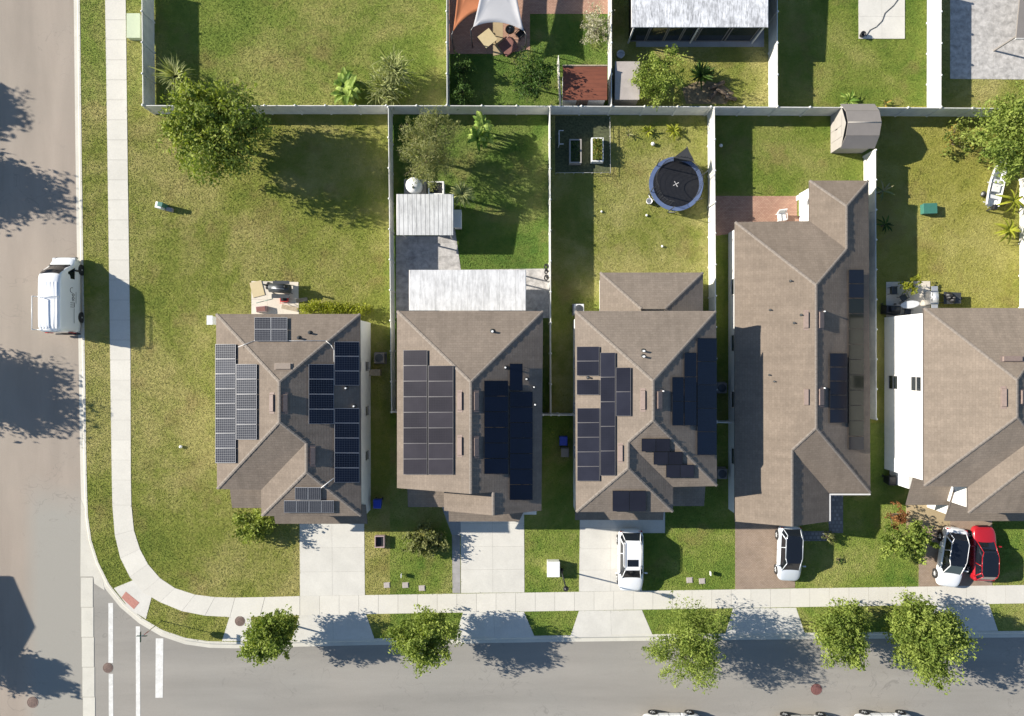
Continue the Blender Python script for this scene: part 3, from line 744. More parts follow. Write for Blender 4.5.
e0, e1, e2, e3 = W(600,272.5,2.7), W(703,272.5,2.7), ridge(641,309,600,2.7), ridge(665,309,703,2.7)
zc = (e2.z+e3.z)/2; e2.z = e3.z = zc
roof_build('rear_roof', [[e0,e2,(e2.x,yN,zc),(e0.x,yN,2.7)],[e0,e1,e3,e2],[e1,(e1.x,yN,2.7),(e3.x,yN,zc),e3]], 'sh2', h, caps=[(e0,e2),(e1,e3)])
walls_build([(e0.x+.3,yN-.1),(e1.x-.3,yN-.1),(e1.x-.3,e1.y-.3),(e0.x+.3,e0.y-.3)], 2.62, X['stucco_white'], h, name='rear_wall')
opening(h, (xW+.9, q.y+.45), (xV-.9, q.y+.45), 0, 2.2, 'garage'); opening(h, (xV+.6, yM), (xV+1.5, yM), 0, 2.1, 'door')
front_windows(h, xW, xV, yS, (3.75,), 2); side_windows(h, xE, yM, yN, (.9, 3.7), 3); side_windows(h, xW, yS, yN, (.9, 3.7), 3, False); back_windows(h, xW, xE, yN, (3.9,), 2)
back_windows(h, e0.x, e1.x, e0.y-.3, (.8,), 2, 1.8)
pw = plane3(A, Cc, SWw); pn = plane3(A, B, Cc); pe = plane3(B, SEm, D); ps = plane3(D, SEm, V); pf = plane3(G, SEw, SWw)
K = dict(mat='solar_black', frame='frame_grey', gap=.012)
panels(h, pw, 576.8,346.5,599.5,375.7,1,2,**K); panels(h, pw, 576.8,379.6,599.5,394.8,1,1,**K); panels(h, pw, 577.3,408,599.8,481,1,5,**K)
panels(h, pw, 600.5,352.6,615.5,475.5,1,5,**K); panels(h, pw, 616,367.5,631,416,1,2,**K)
K['mat'] = 'solar_navy'; K['frame'] = 'blackframe'
panels(h, pe, 697,338,716.5,455,1,5,**K); panels(h, pe, 684,352.5,696.3,425.5,1,3,**K); panels(h, pe, 672,377,683.5,425.5,1,2,**K)
K['mat'] = 'solar_black'
for x0, x1, y0 in ((641.5,670,438.5),(653.5,682.5,451.6),(666,694,464.5)): panels(h, ps, x0,y0,x1,y0+12.8,2,1,**K)
panels(h, pf, 612.5,490.5,646,511,2,1,**K)
for x, y in ((643,400),): ridge_vent(h, pw, x,y,4.5,20)
ridge_vent(h, pw, 620.5,453,4.5,17); ridge_vent(h, pe, 659.5,400,4.5,18)
pipe(h, pn, 643.5,351,.07,.3); pipe(h, pn, 643.5,356.5,.07,.3); pipe(h, pw, 588.5,377.5,.06,.25,'dgrey'); pipe(h, pe, 663,391,.05,.2)

# ---- fourth house, one storey
E = 2.7
h = house('single storey house with half its left slope in shadow and olive panels right', 800, 360)
A, N2, V0 = W(735,222,E), W(810,221,E), None
a1, a2 = W(809.5,180.5,E), W(868.5,180.5,E); R1, R2 = ridge(846.5,206,869,E), ridge(846.5,249,869,E); Cc, D = ridge(816,285,869,E), ridge(816,428,869,E)
F, G = ridge(792,450,735,E), ridge(792,521,735,E); SEm, V, SEw, SWw = W(870.5,493,E), W(829,493,E), W(829,521.5,E), W(735,521.5,E)
G.y = SWw.y; N2.x = a1.x
roof_build('roof', [[A,Cc,D,F,G,SWw],[A,N2,R2,Cc],[a1,R1,R2,N2],[a1,a2,R1],[a2,SEm,D,Cc,R2,R1],[D,SEm,V,F],[F,V,SEw,G]], 'sh3', h, caps=[(A,Cc),(Cc,R2),(R1,R2),(a1,R1),(a2,R1),(Cc,D),(D,SEm),(D,F),(F,G)])
xW = A.x+OV; yN = A.y-OV; xR = a1.x+OV; yR = a1.y-OV; xE = SEm.x-OV; yM = SEm.y+OV; xV = SEw.x-OV; yS = SWw.y+OV
walls_build([(xW,yN),(xR,yN),(xR,yR),(xE,yR),(xE,yM),(xV,yM),(xV,yS),(xW,yS)], E-.02, X['stucco_white'], h, [[(xW,yS,E-.03),(xV,yS,E-.03),(G.x,yS,G.z-.18)]])
opening(h, (xW+.8, yS), (xV-.8, yS), 0, 2.2, 'garage'); opening(h, (xV+.7, yM), (xV+1.6, yM), 0, 2.1, 'door')
side_windows(h, xW, yS, yN, (.9,), 4, False, 1.2); side_windows(h, xE, yM, yR, (.9,), 4, True, 1.2); back_windows(h, xW, xR, yN, (.9,), 2, 1.8)
back_windows(h, xR, xE, yR, (.9,), 1, 1.6)
pw = plane3(A, Cc, SWw); pe = plane3(a2, SEm, D)
K = dict(frame='blackframe', gap=.03)
panels(h, pe, 848.5,269.5,863.5,298,1,2,'solar_black',**K); panels(h, pe, 848.5,298.4,863.5,436,1,9,'solar_olive',**K); panels(h, pe, 848.5,436.4,863.5,450,1,1,'solar_black',**K)
panels(h, pe, 829.5,353,847,423,1,5,'solar_black',**K)
for y in (320,397): ridge_vent(h, pw, 806,y,4.5,17); ridge_vent(h, pe, 821,y,4.5,17)
for x, y in ((770.5,310),(801.5,315),(794.5,323),(769.5,375),(774.5,381.5),(791,281)): pipe(h, pw, x,y,.05,.15,'dgrey')
for x, y in ((824,311.5),(824,388)): pipe(h, pe, x,y,.05,.2)
m = MB()
for i in range(20):      # rain gutter brackets along the white front eave
    pass
p0, p1, p2 = W(829,493.5,2.66), W(870.5,493.5,2.66), W(829,521,2.66)
m.box(p0.x+.02, p1.x, p0.y-.12, p0.y-.01, 2.56, 2.68); m.box(p2.x+.01, p2.x+.12, p2.y, p0.y-.13, 2.56, 2.68)
m.build('gutter', X['fascia'], h)
ar = W(798,203,2.4); m = MB()
m.hexa([(ar.x,ar.y+.25,2.05),(xR-.01,ar.y+.55,2.45),(xR-.01,ar.y+1.1,2.45),(ar.x,ar.y+.6,2.05),(ar.x,ar.y+.25,2.1),(xR-.01,ar.y+.55,2.5),(xR-.01,ar.y+1.1,2.5),(ar.x,ar.y+.6,2.1)])
m.build('awning', X['white_paint'], h)

# ---- fifth house
E = GA
h = house('rightmost house, bare brown roof and tall white sunlit side wall', 985, 410)
A, B = W(924,308,E), W(1066,308,E); Cc, D = ridge(1017,380,924,E), ridge(1017,417,924,E); F, G = ridge(1034,438,1066,E), ridge(1034,462,1066,E)
SE, SWm, V, SWw = W(1066,513,E), W(924,486,E), W(968,487,E), W(968,513,E)
roof_build('roof', [[A,Cc,D,SWm],[A,B,Cc],[B,SE,G,F,D,Cc],[D,F,V,SWm],[F,G,SWw,V],[G,SE,SWw]], 'sh4', h, caps=[(A,Cc),(B,Cc),(Cc,D),(D,SWm),(D,F),(F,G),(G,SE),(G,SWw)])
ov = .12
yN = A.y-OV; xW = A.x+ov; xE = B.x-OV; yS = SE.y+OV; yM = SWm.y+OV; xV = SWw.x+ov
walls_build([(xW,yN),(xE,yN),(xE,yS),(xV,yS),(xV,yM),(xW,yM)], E-.02, X['stucco_white'], h)
q = W(945,521,2.75); qx = q.x
walls_build([(qx+.3,yS+.1),(xE-.02,yS+.1),(xE-.02,q.y+.45),(qx+.3,q.y+.45)], 2.62, X['stucco_white'], h, name='garage_wall')
r0, r1 = W(952,498,3.45), W(969,504,3.5)
roof_build('porch_roof', [[(qx, q.y, 2.75), (xE+.3, q.y, 2.75), (xE+.3, yS, 3.4), (xV+.02, yS, 3.4), (xV-.02, yS+.5, 3.62), (qx, yS+.95, 3.85-.02)]], 'sh4', h, .14)
walls_build([(qx+.3,yS+.12),(xV-.01,yS+.12),(xV-.01,yS+.8),(qx+.3,yS+.8)], 3.3, X['stucco_white'], h, name='garage_wall')
s0 = W(906.5,505,2.75); s1 = W(946.5,505,2.75)
roof_build('porch_roof', [[(s0.x, s0.y, 2.75), (qx+.28, s0.y, 2.75), (qx+.28, yM, 3.7), (s0.x, yM, 3.7)]], 'sh4', h, .14)
walls_build([(s0.x+.25,yM-.0-.03),(xW+2.2,yM-.03),(xW+2.2,s0.y+1.2),(s0.x+.25,s0.y+1.2)], 2.6, X['stucco_white'], h, name='porch_wall')
side_windows(h, xW, yM+.9, yN+.9, (.7, 3.7), 1, False, 1.); front_windows(h, xW, xV, yM, (3.9,), 1); front_windows(h, xV, xE, yS, (3.9,), 2); back_windows(h, xW, xE, yN, (.9, 3.7), 3)
opening(h, (qx+1.1, q.y+.45), (qx+5.9, q.y+.45), 0, 2.2, 'garage')
pw = plane3(A, Cc, SWm); pn = plane3(A, B, Cc); pe = plane3(B, SE, D)
ridge_vent(h, pw, 1003.5,397.5,5,19); ridge_vent(h, pe, 1023,397,4.5,14); ridge_vent(h, pn, 1012,359,20,5)
# ---------------------------------------------------------------- fences
FH = 1.83
def fence(label, a, b, step=2.42, height=FH):          # a, b: px of the fence top; bays of tongue and groove panels between posts
    p, q = W(*a, height), W(*b, height); p.z = q.z = 0
    f = thing('vinyl_fence', label, 'fence', p, 'white vinyl fences between the yards')
    L = (q-p).length; n = max(1, round(L/step)); d = (q-p).normalized(); s = Vector((-d.y, d.x, 0))
    for i in range(n+1):
        c = p+(q-p)*(i/n); m = MB(); an = math.atan2(d.y, d.x)
        m.obox(c-Vector((0,0,.05)), .13, .13, height+.07, an); m.lathe(c+Vector((0,0,height+.02)), [(.1, 0), (.1, .03), (.02, .08)], 4)
        m.build('post', X['vinyl'], f)
    for i in range(n):
        u, v = p+(q-p)*(i/n)+d*.068, p+(q-p)*((i+1)/n)-d*.068; m = MB(); w = (v-u).length; k = max(2, int(w/.165)); an = math.atan2(d.y, d.x)
        mid = (u+v)/2; t = R.random()
        for z, hh in ((.06,.13),(height-.15,.13)): m.obox(mid+Vector((0,0,z)), w, .052, hh, an, t=t)
        for j in range(k): m.obox(u+d*(w*(j+.5)/k)+Vector((0,0,.19)), w/k-.008, .034, height-.34, an, t=t)
        m.obox(mid+Vector((0,0,.2)), w, .02, height-.36, an, t=t)
        m.build('fence_panel', X['vinyl'], f)
    return f
fence('white vinyl fence along the top of the corner lawn behind the big oak', (142.8,105.4), (447,105.6))
fence('white vinyl fence stretch behind the willow and banana plants of the second yard', (447,105.6), (551.5,106))
fence('white vinyl fence stretch between the raised garden beds and the red board shed', (551.5,106), (611.5,106.2))
fence('white vinyl fence stretch behind the trampoline yard with the agave on its far side', (611.5,106.2), (777.5,107))
fence('white vinyl fence stretch passing behind the grey resin shed', (777.5,107), (941,107.8))
fence('white vinyl fence stretch ending behind the right hand crown and croton shrub', (941,107.8), (1070,108.6))
fence('white vinyl fence beside the left sidewalk and pale green utility box', (141.5,-20), (142.8,104.6))
fence('white vinyl fence between the big top left lawn and the shade sail patio', (446.5,-20), (447,104.8))
fence('white vinyl fence beside the whitish dry bush, left of the long metal roof', (611.5,-20), (611.5,105.4))
fence('white vinyl fence right of the long streaked metal roof', (777.5,-20), (777.5,106.2))
fence('broad sunlit white vinyl fence between the lawn slab and the grey concrete yard', (941.5,-20), (941.2,107))
fence('white vinyl fence left of the willow yard and small metal roofed shed', (388.2,107), (391.5,412))
fence('white vinyl fence left of the raised garden beds', (550,107), (551,415))
fence('white vinyl fence just right of the trampoline', (714.5,108), (716.5,421))
fence('white vinyl fence running down from the grey shed along the single storey house', (875.8,150), (876.5,419))
fence('white vinyl fence at the right edge behind the skiff and small palms', (1037,174), (1037,306))
fence('short white gate fence from the willow yard fence to the middle house', (391.8,412), (397.5,412.2), 1.2)
fence('short white gate fence between the middle house and the trampoline yard house', (543,415), (575,415.3), 1.6)
fence('short white gate fence closing the narrow gap beside the single storey house', (716.5,422.5), (735,423), 1.6)

# ---------------------------------------------------------------- plants
def rnd_unit():
    while True:
        v = Vector((R.uniform(-1,1), R.uniform(-1,1), R.uniform(-1,1)))
        if .05 < v.length < 1: return v.normalized()
def leaf_card(m, c, L, w, t, updir=None):
    a = rnd_unit(); n = rnd_unit(); n.z = abs(n.z)*1.2+.15
    a = (a - n*a.dot(n)); 
    if a.length < .05: return
    a.normalize(); n.normalize(); b = n.cross(a)
    i = len(m.v)
    m.v += [tuple(c-a*L/2), tuple(c+b*w/2+n*w*.18), tuple(c+a*L/2), tuple(c-b*w/2+n*w*.18)]
    m.face((i, i+1, i+2, i+3), 0, t)
def crown_mesh(c, rx, ry, rz, clumps, per, leaf, aspect=.55, loose=.32, lowcut=-.75, irr=.25):
    m = MB(); cs = []; clumps = int(clumps*.8)
    lob = [(R.uniform(0, 6.28), R.uniform(.5, 1)) for _ in range(5)]
    for k in range(clumps):
        while True:
            u = rnd_unit(); rr = R.random()**.34
            if u.z*rr > lowcut: break
        an = math.atan2(u.y, u.x)
        f = 1 + irr*sum(w*math.sin((i+2)*an+ph) for i, (ph, w) in enumerate(lob))/2
        out = 1.13 if R.random() < .14 else 1.
        p = c+Vector((u.x*rx*rr*f*out, u.y*ry*rr*f*out, u.z*rz*rr)); cs.append(p)
        base = R.random()**1.3
        cr = loose*min(rx, ry)*R.choice((.45, .7, .9, 1.15))*(.55 if out > 1 else 1)
        ax = (u+rnd_unit()*.6).normalized()
        for _ in range(int(per*(.35+cr/(loose*min(rx, ry))))):
            v = rnd_unit()*cr*R.random()**.5
            q = p+v+ax*(v.dot(ax)*.7)
            s = R.choice((.55, .8, 1., 1.2, 1.5))
            leaf_card(m, q, leaf*s, leaf*aspect*s, min(1, max(0, base*.72+R.random()*.28)))
    return m, cs
def tree(label, cat, px, py, zc, r, rz, mat, leaf=.16, clumps=95, per=44, ry=None, loose=.3, aspect=.55, group=None, trunk=.13, name='tree', irr=.2, twigs=10, bare=0, base=None):
    c = W(px, py, zc); ry = ry or r
    t = thing(name, label, cat, (c.x, c.y, 0) if base is None else (base.x, base.y, 0), group)
    b0 = Vector(t.location)
    m, cs = crown_mesh(c, r/S*(HC-zc)/HC, ry/S*(HC-zc)/HC, rz, clumps, per, leaf, aspect, loose, irr=irr)
    m.build('crown', X[mat], t)
    m = MB(); fork = Vector((b0.x+(c.x-b0.x)*.4+R.uniform(-.08,.08), b0.y+(c.y-b0.y)*.4+R.uniform(-.08,.08), max(.4, (zc-rz)*.85+.15)))
    m.tube(b0-Vector((0,0,.1)), b0+(fork-b0)*.12, trunk*1.5, trunk*1.05, 8); m.tube(b0+(fork-b0)*.12, fork, trunk*1.05, trunk*.8, 8)
    for p in R.sample(cs, min(twigs, len(cs))):
        k = fork+(p-fork)*.5+Vector((R.uniform(-.15,.15), R.uniform(-.15,.15), R.uniform(0,.25)))
        m.path([fork-Vector((0,0,.05)), k, p], [trunk*.55, trunk*.3, trunk*.1], 5)
        for _ in range(3): 
            e = p+rnd_unit()*.5; m.tube(k+(p-k)*.6, e, trunk*.14, .008, 4)
    for _ in range(bare):
        u = rnd_unit(); u.z = abs(u.z)*.3
        e = c+Vector((u.x*r/S*1.12, u.y*ry/S*1.12, u.z*rz)); m.tube(fork+(e-fork)*.35, e, .03, .01, 4)
    m.build('trunk', X['bark'], t)
    return t
def shrub(label, px, py, zc, r, rz, mat, leaf=.12, clumps=36, per=38, ry=None, name='shrub', cat='shrub', group=None, loose=.35):
    c = W(px, py, zc); ry = ry or r; t = thing(name, label, cat, (c.x, c.y, 0), group)
    m, cs = crown_mesh(c, r/S, ry/S, rz, clumps, per, leaf, .6, loose, -.9); m.build('foliage', X[mat], t)
    m = MB()
    for p in R.sample(cs, min(9, len(cs))): m.path([Vector((c.x+R.uniform(-.08,.08), c.y+R.uniform(-.08,.08), -.05)), (Vector((c.x, c.y, 0))+p)/2+Vector((R.uniform(-.1,.1),R.uniform(-.1,.1),.1)), p], [.03,.022,.01], 5)
    m.build('stem', X['bark'], t); return t
def rosette(label, px, py, z0, n, L, w, mat, rise=(.3, 1.1), droop=(.3, .9), name='plant', cat='plant', group=None, stem=0., spread=0., seg=5):
    b = W(px, py, z0+L*.35); t = thing(name, label, cat, (b.x, b.y, 0), group); m = MB()
    for i in range(n):
        a = 2*math.pi*(i*.381966)+R.uniform(-.2,.2); u = i/n
        sx_, sy_ = (R.gauss(0, spread), R.gauss(0, spread)) if spread else (0, 0)
        m.blade((b.x+math.cos(a)*.04+sx_, b.y+math.sin(a)*.04+sy_, z0+.04+u*.12-abs(sx_+sy_)*.3), a, L*R.uniform(.8,1.12)*(1-.25*u), w*R.uniform(.8,1.15), rise[0]+(rise[1]-rise[0])*u, R.uniform(*droop), 0, seg)
    m.build('leaves' if False else 'frond', X[mat], t)
    m = MB()
    if stem: m.path([(b.x,b.y,-.05),(b.x+.03,b.y,z0*.5),(b.x,b.y,z0+.1)], [stem*1.25, stem, stem*.9], 8)
    else: m.lathe((b.x, b.y, -.02), [(.12, 0), (.1, .08), (.03, .16+z0)], 8)
    m.build('trunk' if stem else 'stem', X['bark'], t)
    return t
def banana(label, px, py, n, L, w, h, mat='leaf_bright', group=None, stems=3):
    b = W(px, py, h); t = thing('banana_plant', label, 'banana plant', (b.x, b.y, 0), group); m = MB(); st = MB()
    for k in range(stems):
        o = Vector((b.x+R.uniform(-.6,.6), b.y+R.uniform(-.6,.6), 0)); hh = h*R.uniform(.6,1.)
        st.path([o-Vector((0,0,.05)), o+Vector((.03,.02,hh*.6)), o+Vector((.0,.0,hh))], [.1,.08,.05], 7)
        for i in range(n): m.blade(o+Vector((0,0,hh-.1)), R.uniform(0,6.28), L*R.uniform(.6,1.1), w*R.uniform(.8,1.2), R.uniform(.4,1.5), R.uniform(.6,1.4), 0, 6, None, .12)
    m.build('frond', X[mat], t); st.build('stem', X['leaf_dark'], t); return t
G_ST = 'young trees in the verge along the street'
tree('small verge tree at the left end of the street beside the utility pad', 'tree', 269.5, 638, 3., 23, 1.4, 'leaf_street', .19, 125, 104, group=G_ST, trunk=.08)
tree('round verge tree in front of the middle house driveway', 'tree', 425.5, 637, 3.1, 27, 1.6, 'leaf_street', .18, 165, 108, ry=27, group=G_ST, trunk=.08)
tree('feathery open verge tree with thin twigs beside the white SUV apron', 'tree', 691, 645, 3.2, 33, 1.8, 'leaf_street', .21, 210, 84, ry=36, loose=.3, group=G_ST, trunk=.08, irr=.4, bare=0, aspect=.32)
tree('smaller of the two touching verge trees near the right end', 'tree', 842, 633, 3., 25, 1.5, 'leaf_street', .18, 150, 106, ry=27, group=G_ST, trunk=.08)
tree('largest street tree, right of its touching neighbour in the verge', 'tree', 926, 639, 3.4, 35, 1.9, 'leaf_street', .19, 240, 110, ry=33, group=G_ST, trunk=.1)
tree('big dark oak overhanging the white fence at the top of the corner lawn', 'tree', 215, 131, 4.4, 42, 2.5, 'leaf_oak', .26, 230, 80, ry=44, trunk=.22, twigs=18, irr=.16)
tree('loose pale willow tree behind the small metal roofed shed', 'tree', 428, 147, 3.6, 27, 2.2, 'leaf_pale', .21, 140, 84, ry=36, trunk=.12, aspect=.24, bare=12, loose=.3)
tree('large light green crown at the right edge above the skiff', 'tree', 1022, 134, 4., 38, 2.3, 'leaf_street', .2, 190, 100, ry=40, trunk=.16)
tree('leafy pale green tree covering the rear end of the white car by the rightmost drive', 'tree', 907, 542, 2.0, 25, 1.0, 'leaf_street', .2, 80, 70, ry=19, trunk=.08, aspect=.65)
tree('dark wispy bush tree on the small lawn between shade sail and red shed', 'tree', 533, 76, 2.4, 21, 1.3, 'leaf_dark', .18, 80, 50, ry=24, trunk=.08, bare=14)
tree('bushy pale tree beside the stained white shed behind the fence', 'tree', 659, 77, 2.4, 23, 1.4, 'leaf_street', .17, 95, 64, ry=26, trunk=.09)
shrub('dark leafy shrub at the front corner of the corner house', 254, 528, 1., 23, .9, 'leaf_oak', .19, 60, 60, 16)
shrub('pale spiky shrub on the front lawn of the middle house', 427, 541, .8, 22, .8, 'leaf_pale', .2, 55, 56, 14)
shrub('dense dark hedge bush against the fence left of the shade sail patio', 462, 90, 1.1, 13, 1.1, 'leaf_dark', .12, 40, 44, 14)
shrub('dark bush with pale tips just under the orange shade cloth', 463, 66, 1.2, 10, 1., 'leaf_dark', .15, 26, 34, 10)
shrub('whitish dry leafless looking bush in the corner by the fence', 597, 24, 1.4, 14, 1.3, 'leaf_grey', .13, 50, 40, 20)
shrub('multicoloured croton shrub beside the large right edge crown', 958, 139, .9, 18, .8, 'leaf_croton', .2, 34, 26, 17)
shrub('rusty red shrub in the gap beside the rightmost house entry', 897, 517, 1., 9, .9, 'leaf_rust', .14, 26, 34, 13)
shrub('small pale round shrub on the lawn right of the silver car', 829, 538, .5, 8, .45, 'leaf_pale', .12, 20, 30, 7)
shrub('small green potted looking shrub on the white rear patio slab', 911, 286, .8, 10, .7, 'leaf_yellow', .15, 20, 28, 9)
shrub('little pale bush on the sunny grass beside the feathery verge tree fence', 838, 560, .2, 4, .15, 'leaf_dark', .08, 8, 20, 4)
h0 = W(303, 306, .6); h1 = W(367, 312, .6)
t = thing('hedge', 'yellow green hedge row along the back wall of the corner house', 'hedge', ((h0.x+h1.x)/2, (h0.y+h1.y)/2, 0)); m = MB(); st = MB()
for i in range(46):
    u = i/45; p = h0.lerp(h1, u)+Vector((R.uniform(-.15,.15), R.uniform(-.35,.35), R.uniform(-.3,.35)))
    for _ in range(42): leaf_card(m, p+rnd_unit()*.42*R.random()**.5, .17, .11, R.random())
    if i % 3 == 0: st.tube((p.x,p.y,-.05), (p.x+.05,p.y,.6), .025, .012, 5)
m.build('foliage', X['leaf_yellow'], t); st.build('stem', X['bark'], t)
rosette('spiky pale yucca against the inside of the left fence', 173, 74, 1.1, 130, 1.5, .1, 'leaf_palm', (-.1, 1.8), (.3,.9), 'yucca', 'yucca', None, .12, .12)
rosette('left of two bushy date palms by the top lawn fence', 383, 86, 1.2, 330, 1.15, .075, 'leaf_palm', (-.3, 2.2), (.5,1.3), 'palm', 'palm', 'pair of bushy date palms', .14, .38)
rosette('right of two bushy date palms by the top lawn fence', 393, 68, 1.7, 330, 1.2, .075, 'leaf_palm', (-.3, 2.2), (.5,1.3), 'palm', 'palm', 'pair of bushy date palms', .15, .38)
rosette('small pale palm by the right corner of the small metal roofed shed', 462, 193, 1.7, 90, 1.2, .09, 'leaf_palm', (0, 1.3), (.4,1.), 'palm', 'palm', None, .1)
rosette('dark green agave rosette on the mulch behind the fence', 701, 74, .2, 34, 1.15, .16, 'leaf_dark', (.2, 1.6), (.1,.4), 'agave', 'agave')
banana('broad leaved banana clump on the big top left lawn', 344, 84, 13, 1.15, .36, 1.5, 'leaf_bright', None, 9)
banana('bright banana plant against the rear fence of the middle yard', 480, 131, 10, 1.1, .34, 1.9, 'leaf_bright', None, 5)
rosette('bright lime plant at the fence foot left of the resin shed ridge', 850, 100, .15, 16, .95, .2, 'leaf_bright', (.3, 1.3), (.3,.8))
rosette('tiny orange tinged plant at the fence foot behind the resin shed', 886, 103, .1, 10, .5, .12, 'leaf_croton', (.3, 1.3), (.3,.8))
rosette('small lime plant left of its twin on the trampoline lawn', 648, 131, .1, 10, .6, .16, 'leaf_yellow', (.3, 1.2), (.3,.8), group='young plants on the trampoline lawn')
rosette('larger lime plant nearest the trampoline net', 674, 130, .15, 13, .8, .18, 'leaf_yellow', (.3, 1.2), (.3,.8), group='young plants on the trampoline lawn')
rosette('tiny stake plant on the lawn right of the garden beds', 629, 134, .1, 7, .4, .12, 'leaf_pale', (.3, 1.2), (.3,.8), group='young plants on the trampoline lawn')
rosette('yellow green palm nearest the skiff at the right fence', 1017, 200, 1., 12, 1.3, .2, 'leaf_yellow', (.1, 1.), (.5,1.1), 'palm', 'palm', 'small palms by the right fence', .08)
rosette('lower yellow green palm left of the bright right fence', 1012, 229, .8, 14, 1.25, .2, 'leaf_yellow', (.1, 1.), (.5,1.1), 'palm', 'palm', 'small palms by the right fence', .08)
rosette('pale strappy plant in the shade beside the single storey house', 885, 190, .5, 9, 1.15, .13, 'leaf_agave', (.2, 1.1), (.4,1.), 'plant', 'plant')
rosette('dim green plant in deep fence shade below the pale strappy one', 886, 224, .3, 12, .9, .14, 'leaf_dark', (.2, 1.1), (.4,1.), 'plant', 'plant')
# trees and a house across the side road: outside the frame, their shadows fall on the asphalt
G_F = 'trees across the side road whose shadows fall on the asphalt'
tree('tree across the side road casting the shadow opposite the van', 'tree', -186, 142, 4.6, 36, 2.2, 'leaf_oak', .3, 170, 60, ry=34, group=G_F, trunk=.18, loose=.4)
tree('tree across the side road casting the shadow below the van', 'tree', -164, 364, 4.6, 43, 2.4, 'leaf_oak', .3, 190, 60, ry=36, group=G_F, trunk=.18, loose=.4)
tree('compact tree across the side road casting the round topmost shadow', 'tree', -262, 34, 5.2, 31, 2.1, 'leaf_oak', .36, 260, 110, ry=29, group=G_F, trunk=.2, loose=.36, irr=.08)
tree('tree across the side road casting the shadow near the corner gutter', 'tree', -144, 672, 4.4, 38, 1.7, 'leaf_oak', .28, 140, 56, ry=17, group=G_F, trunk=.14, loose=.4)

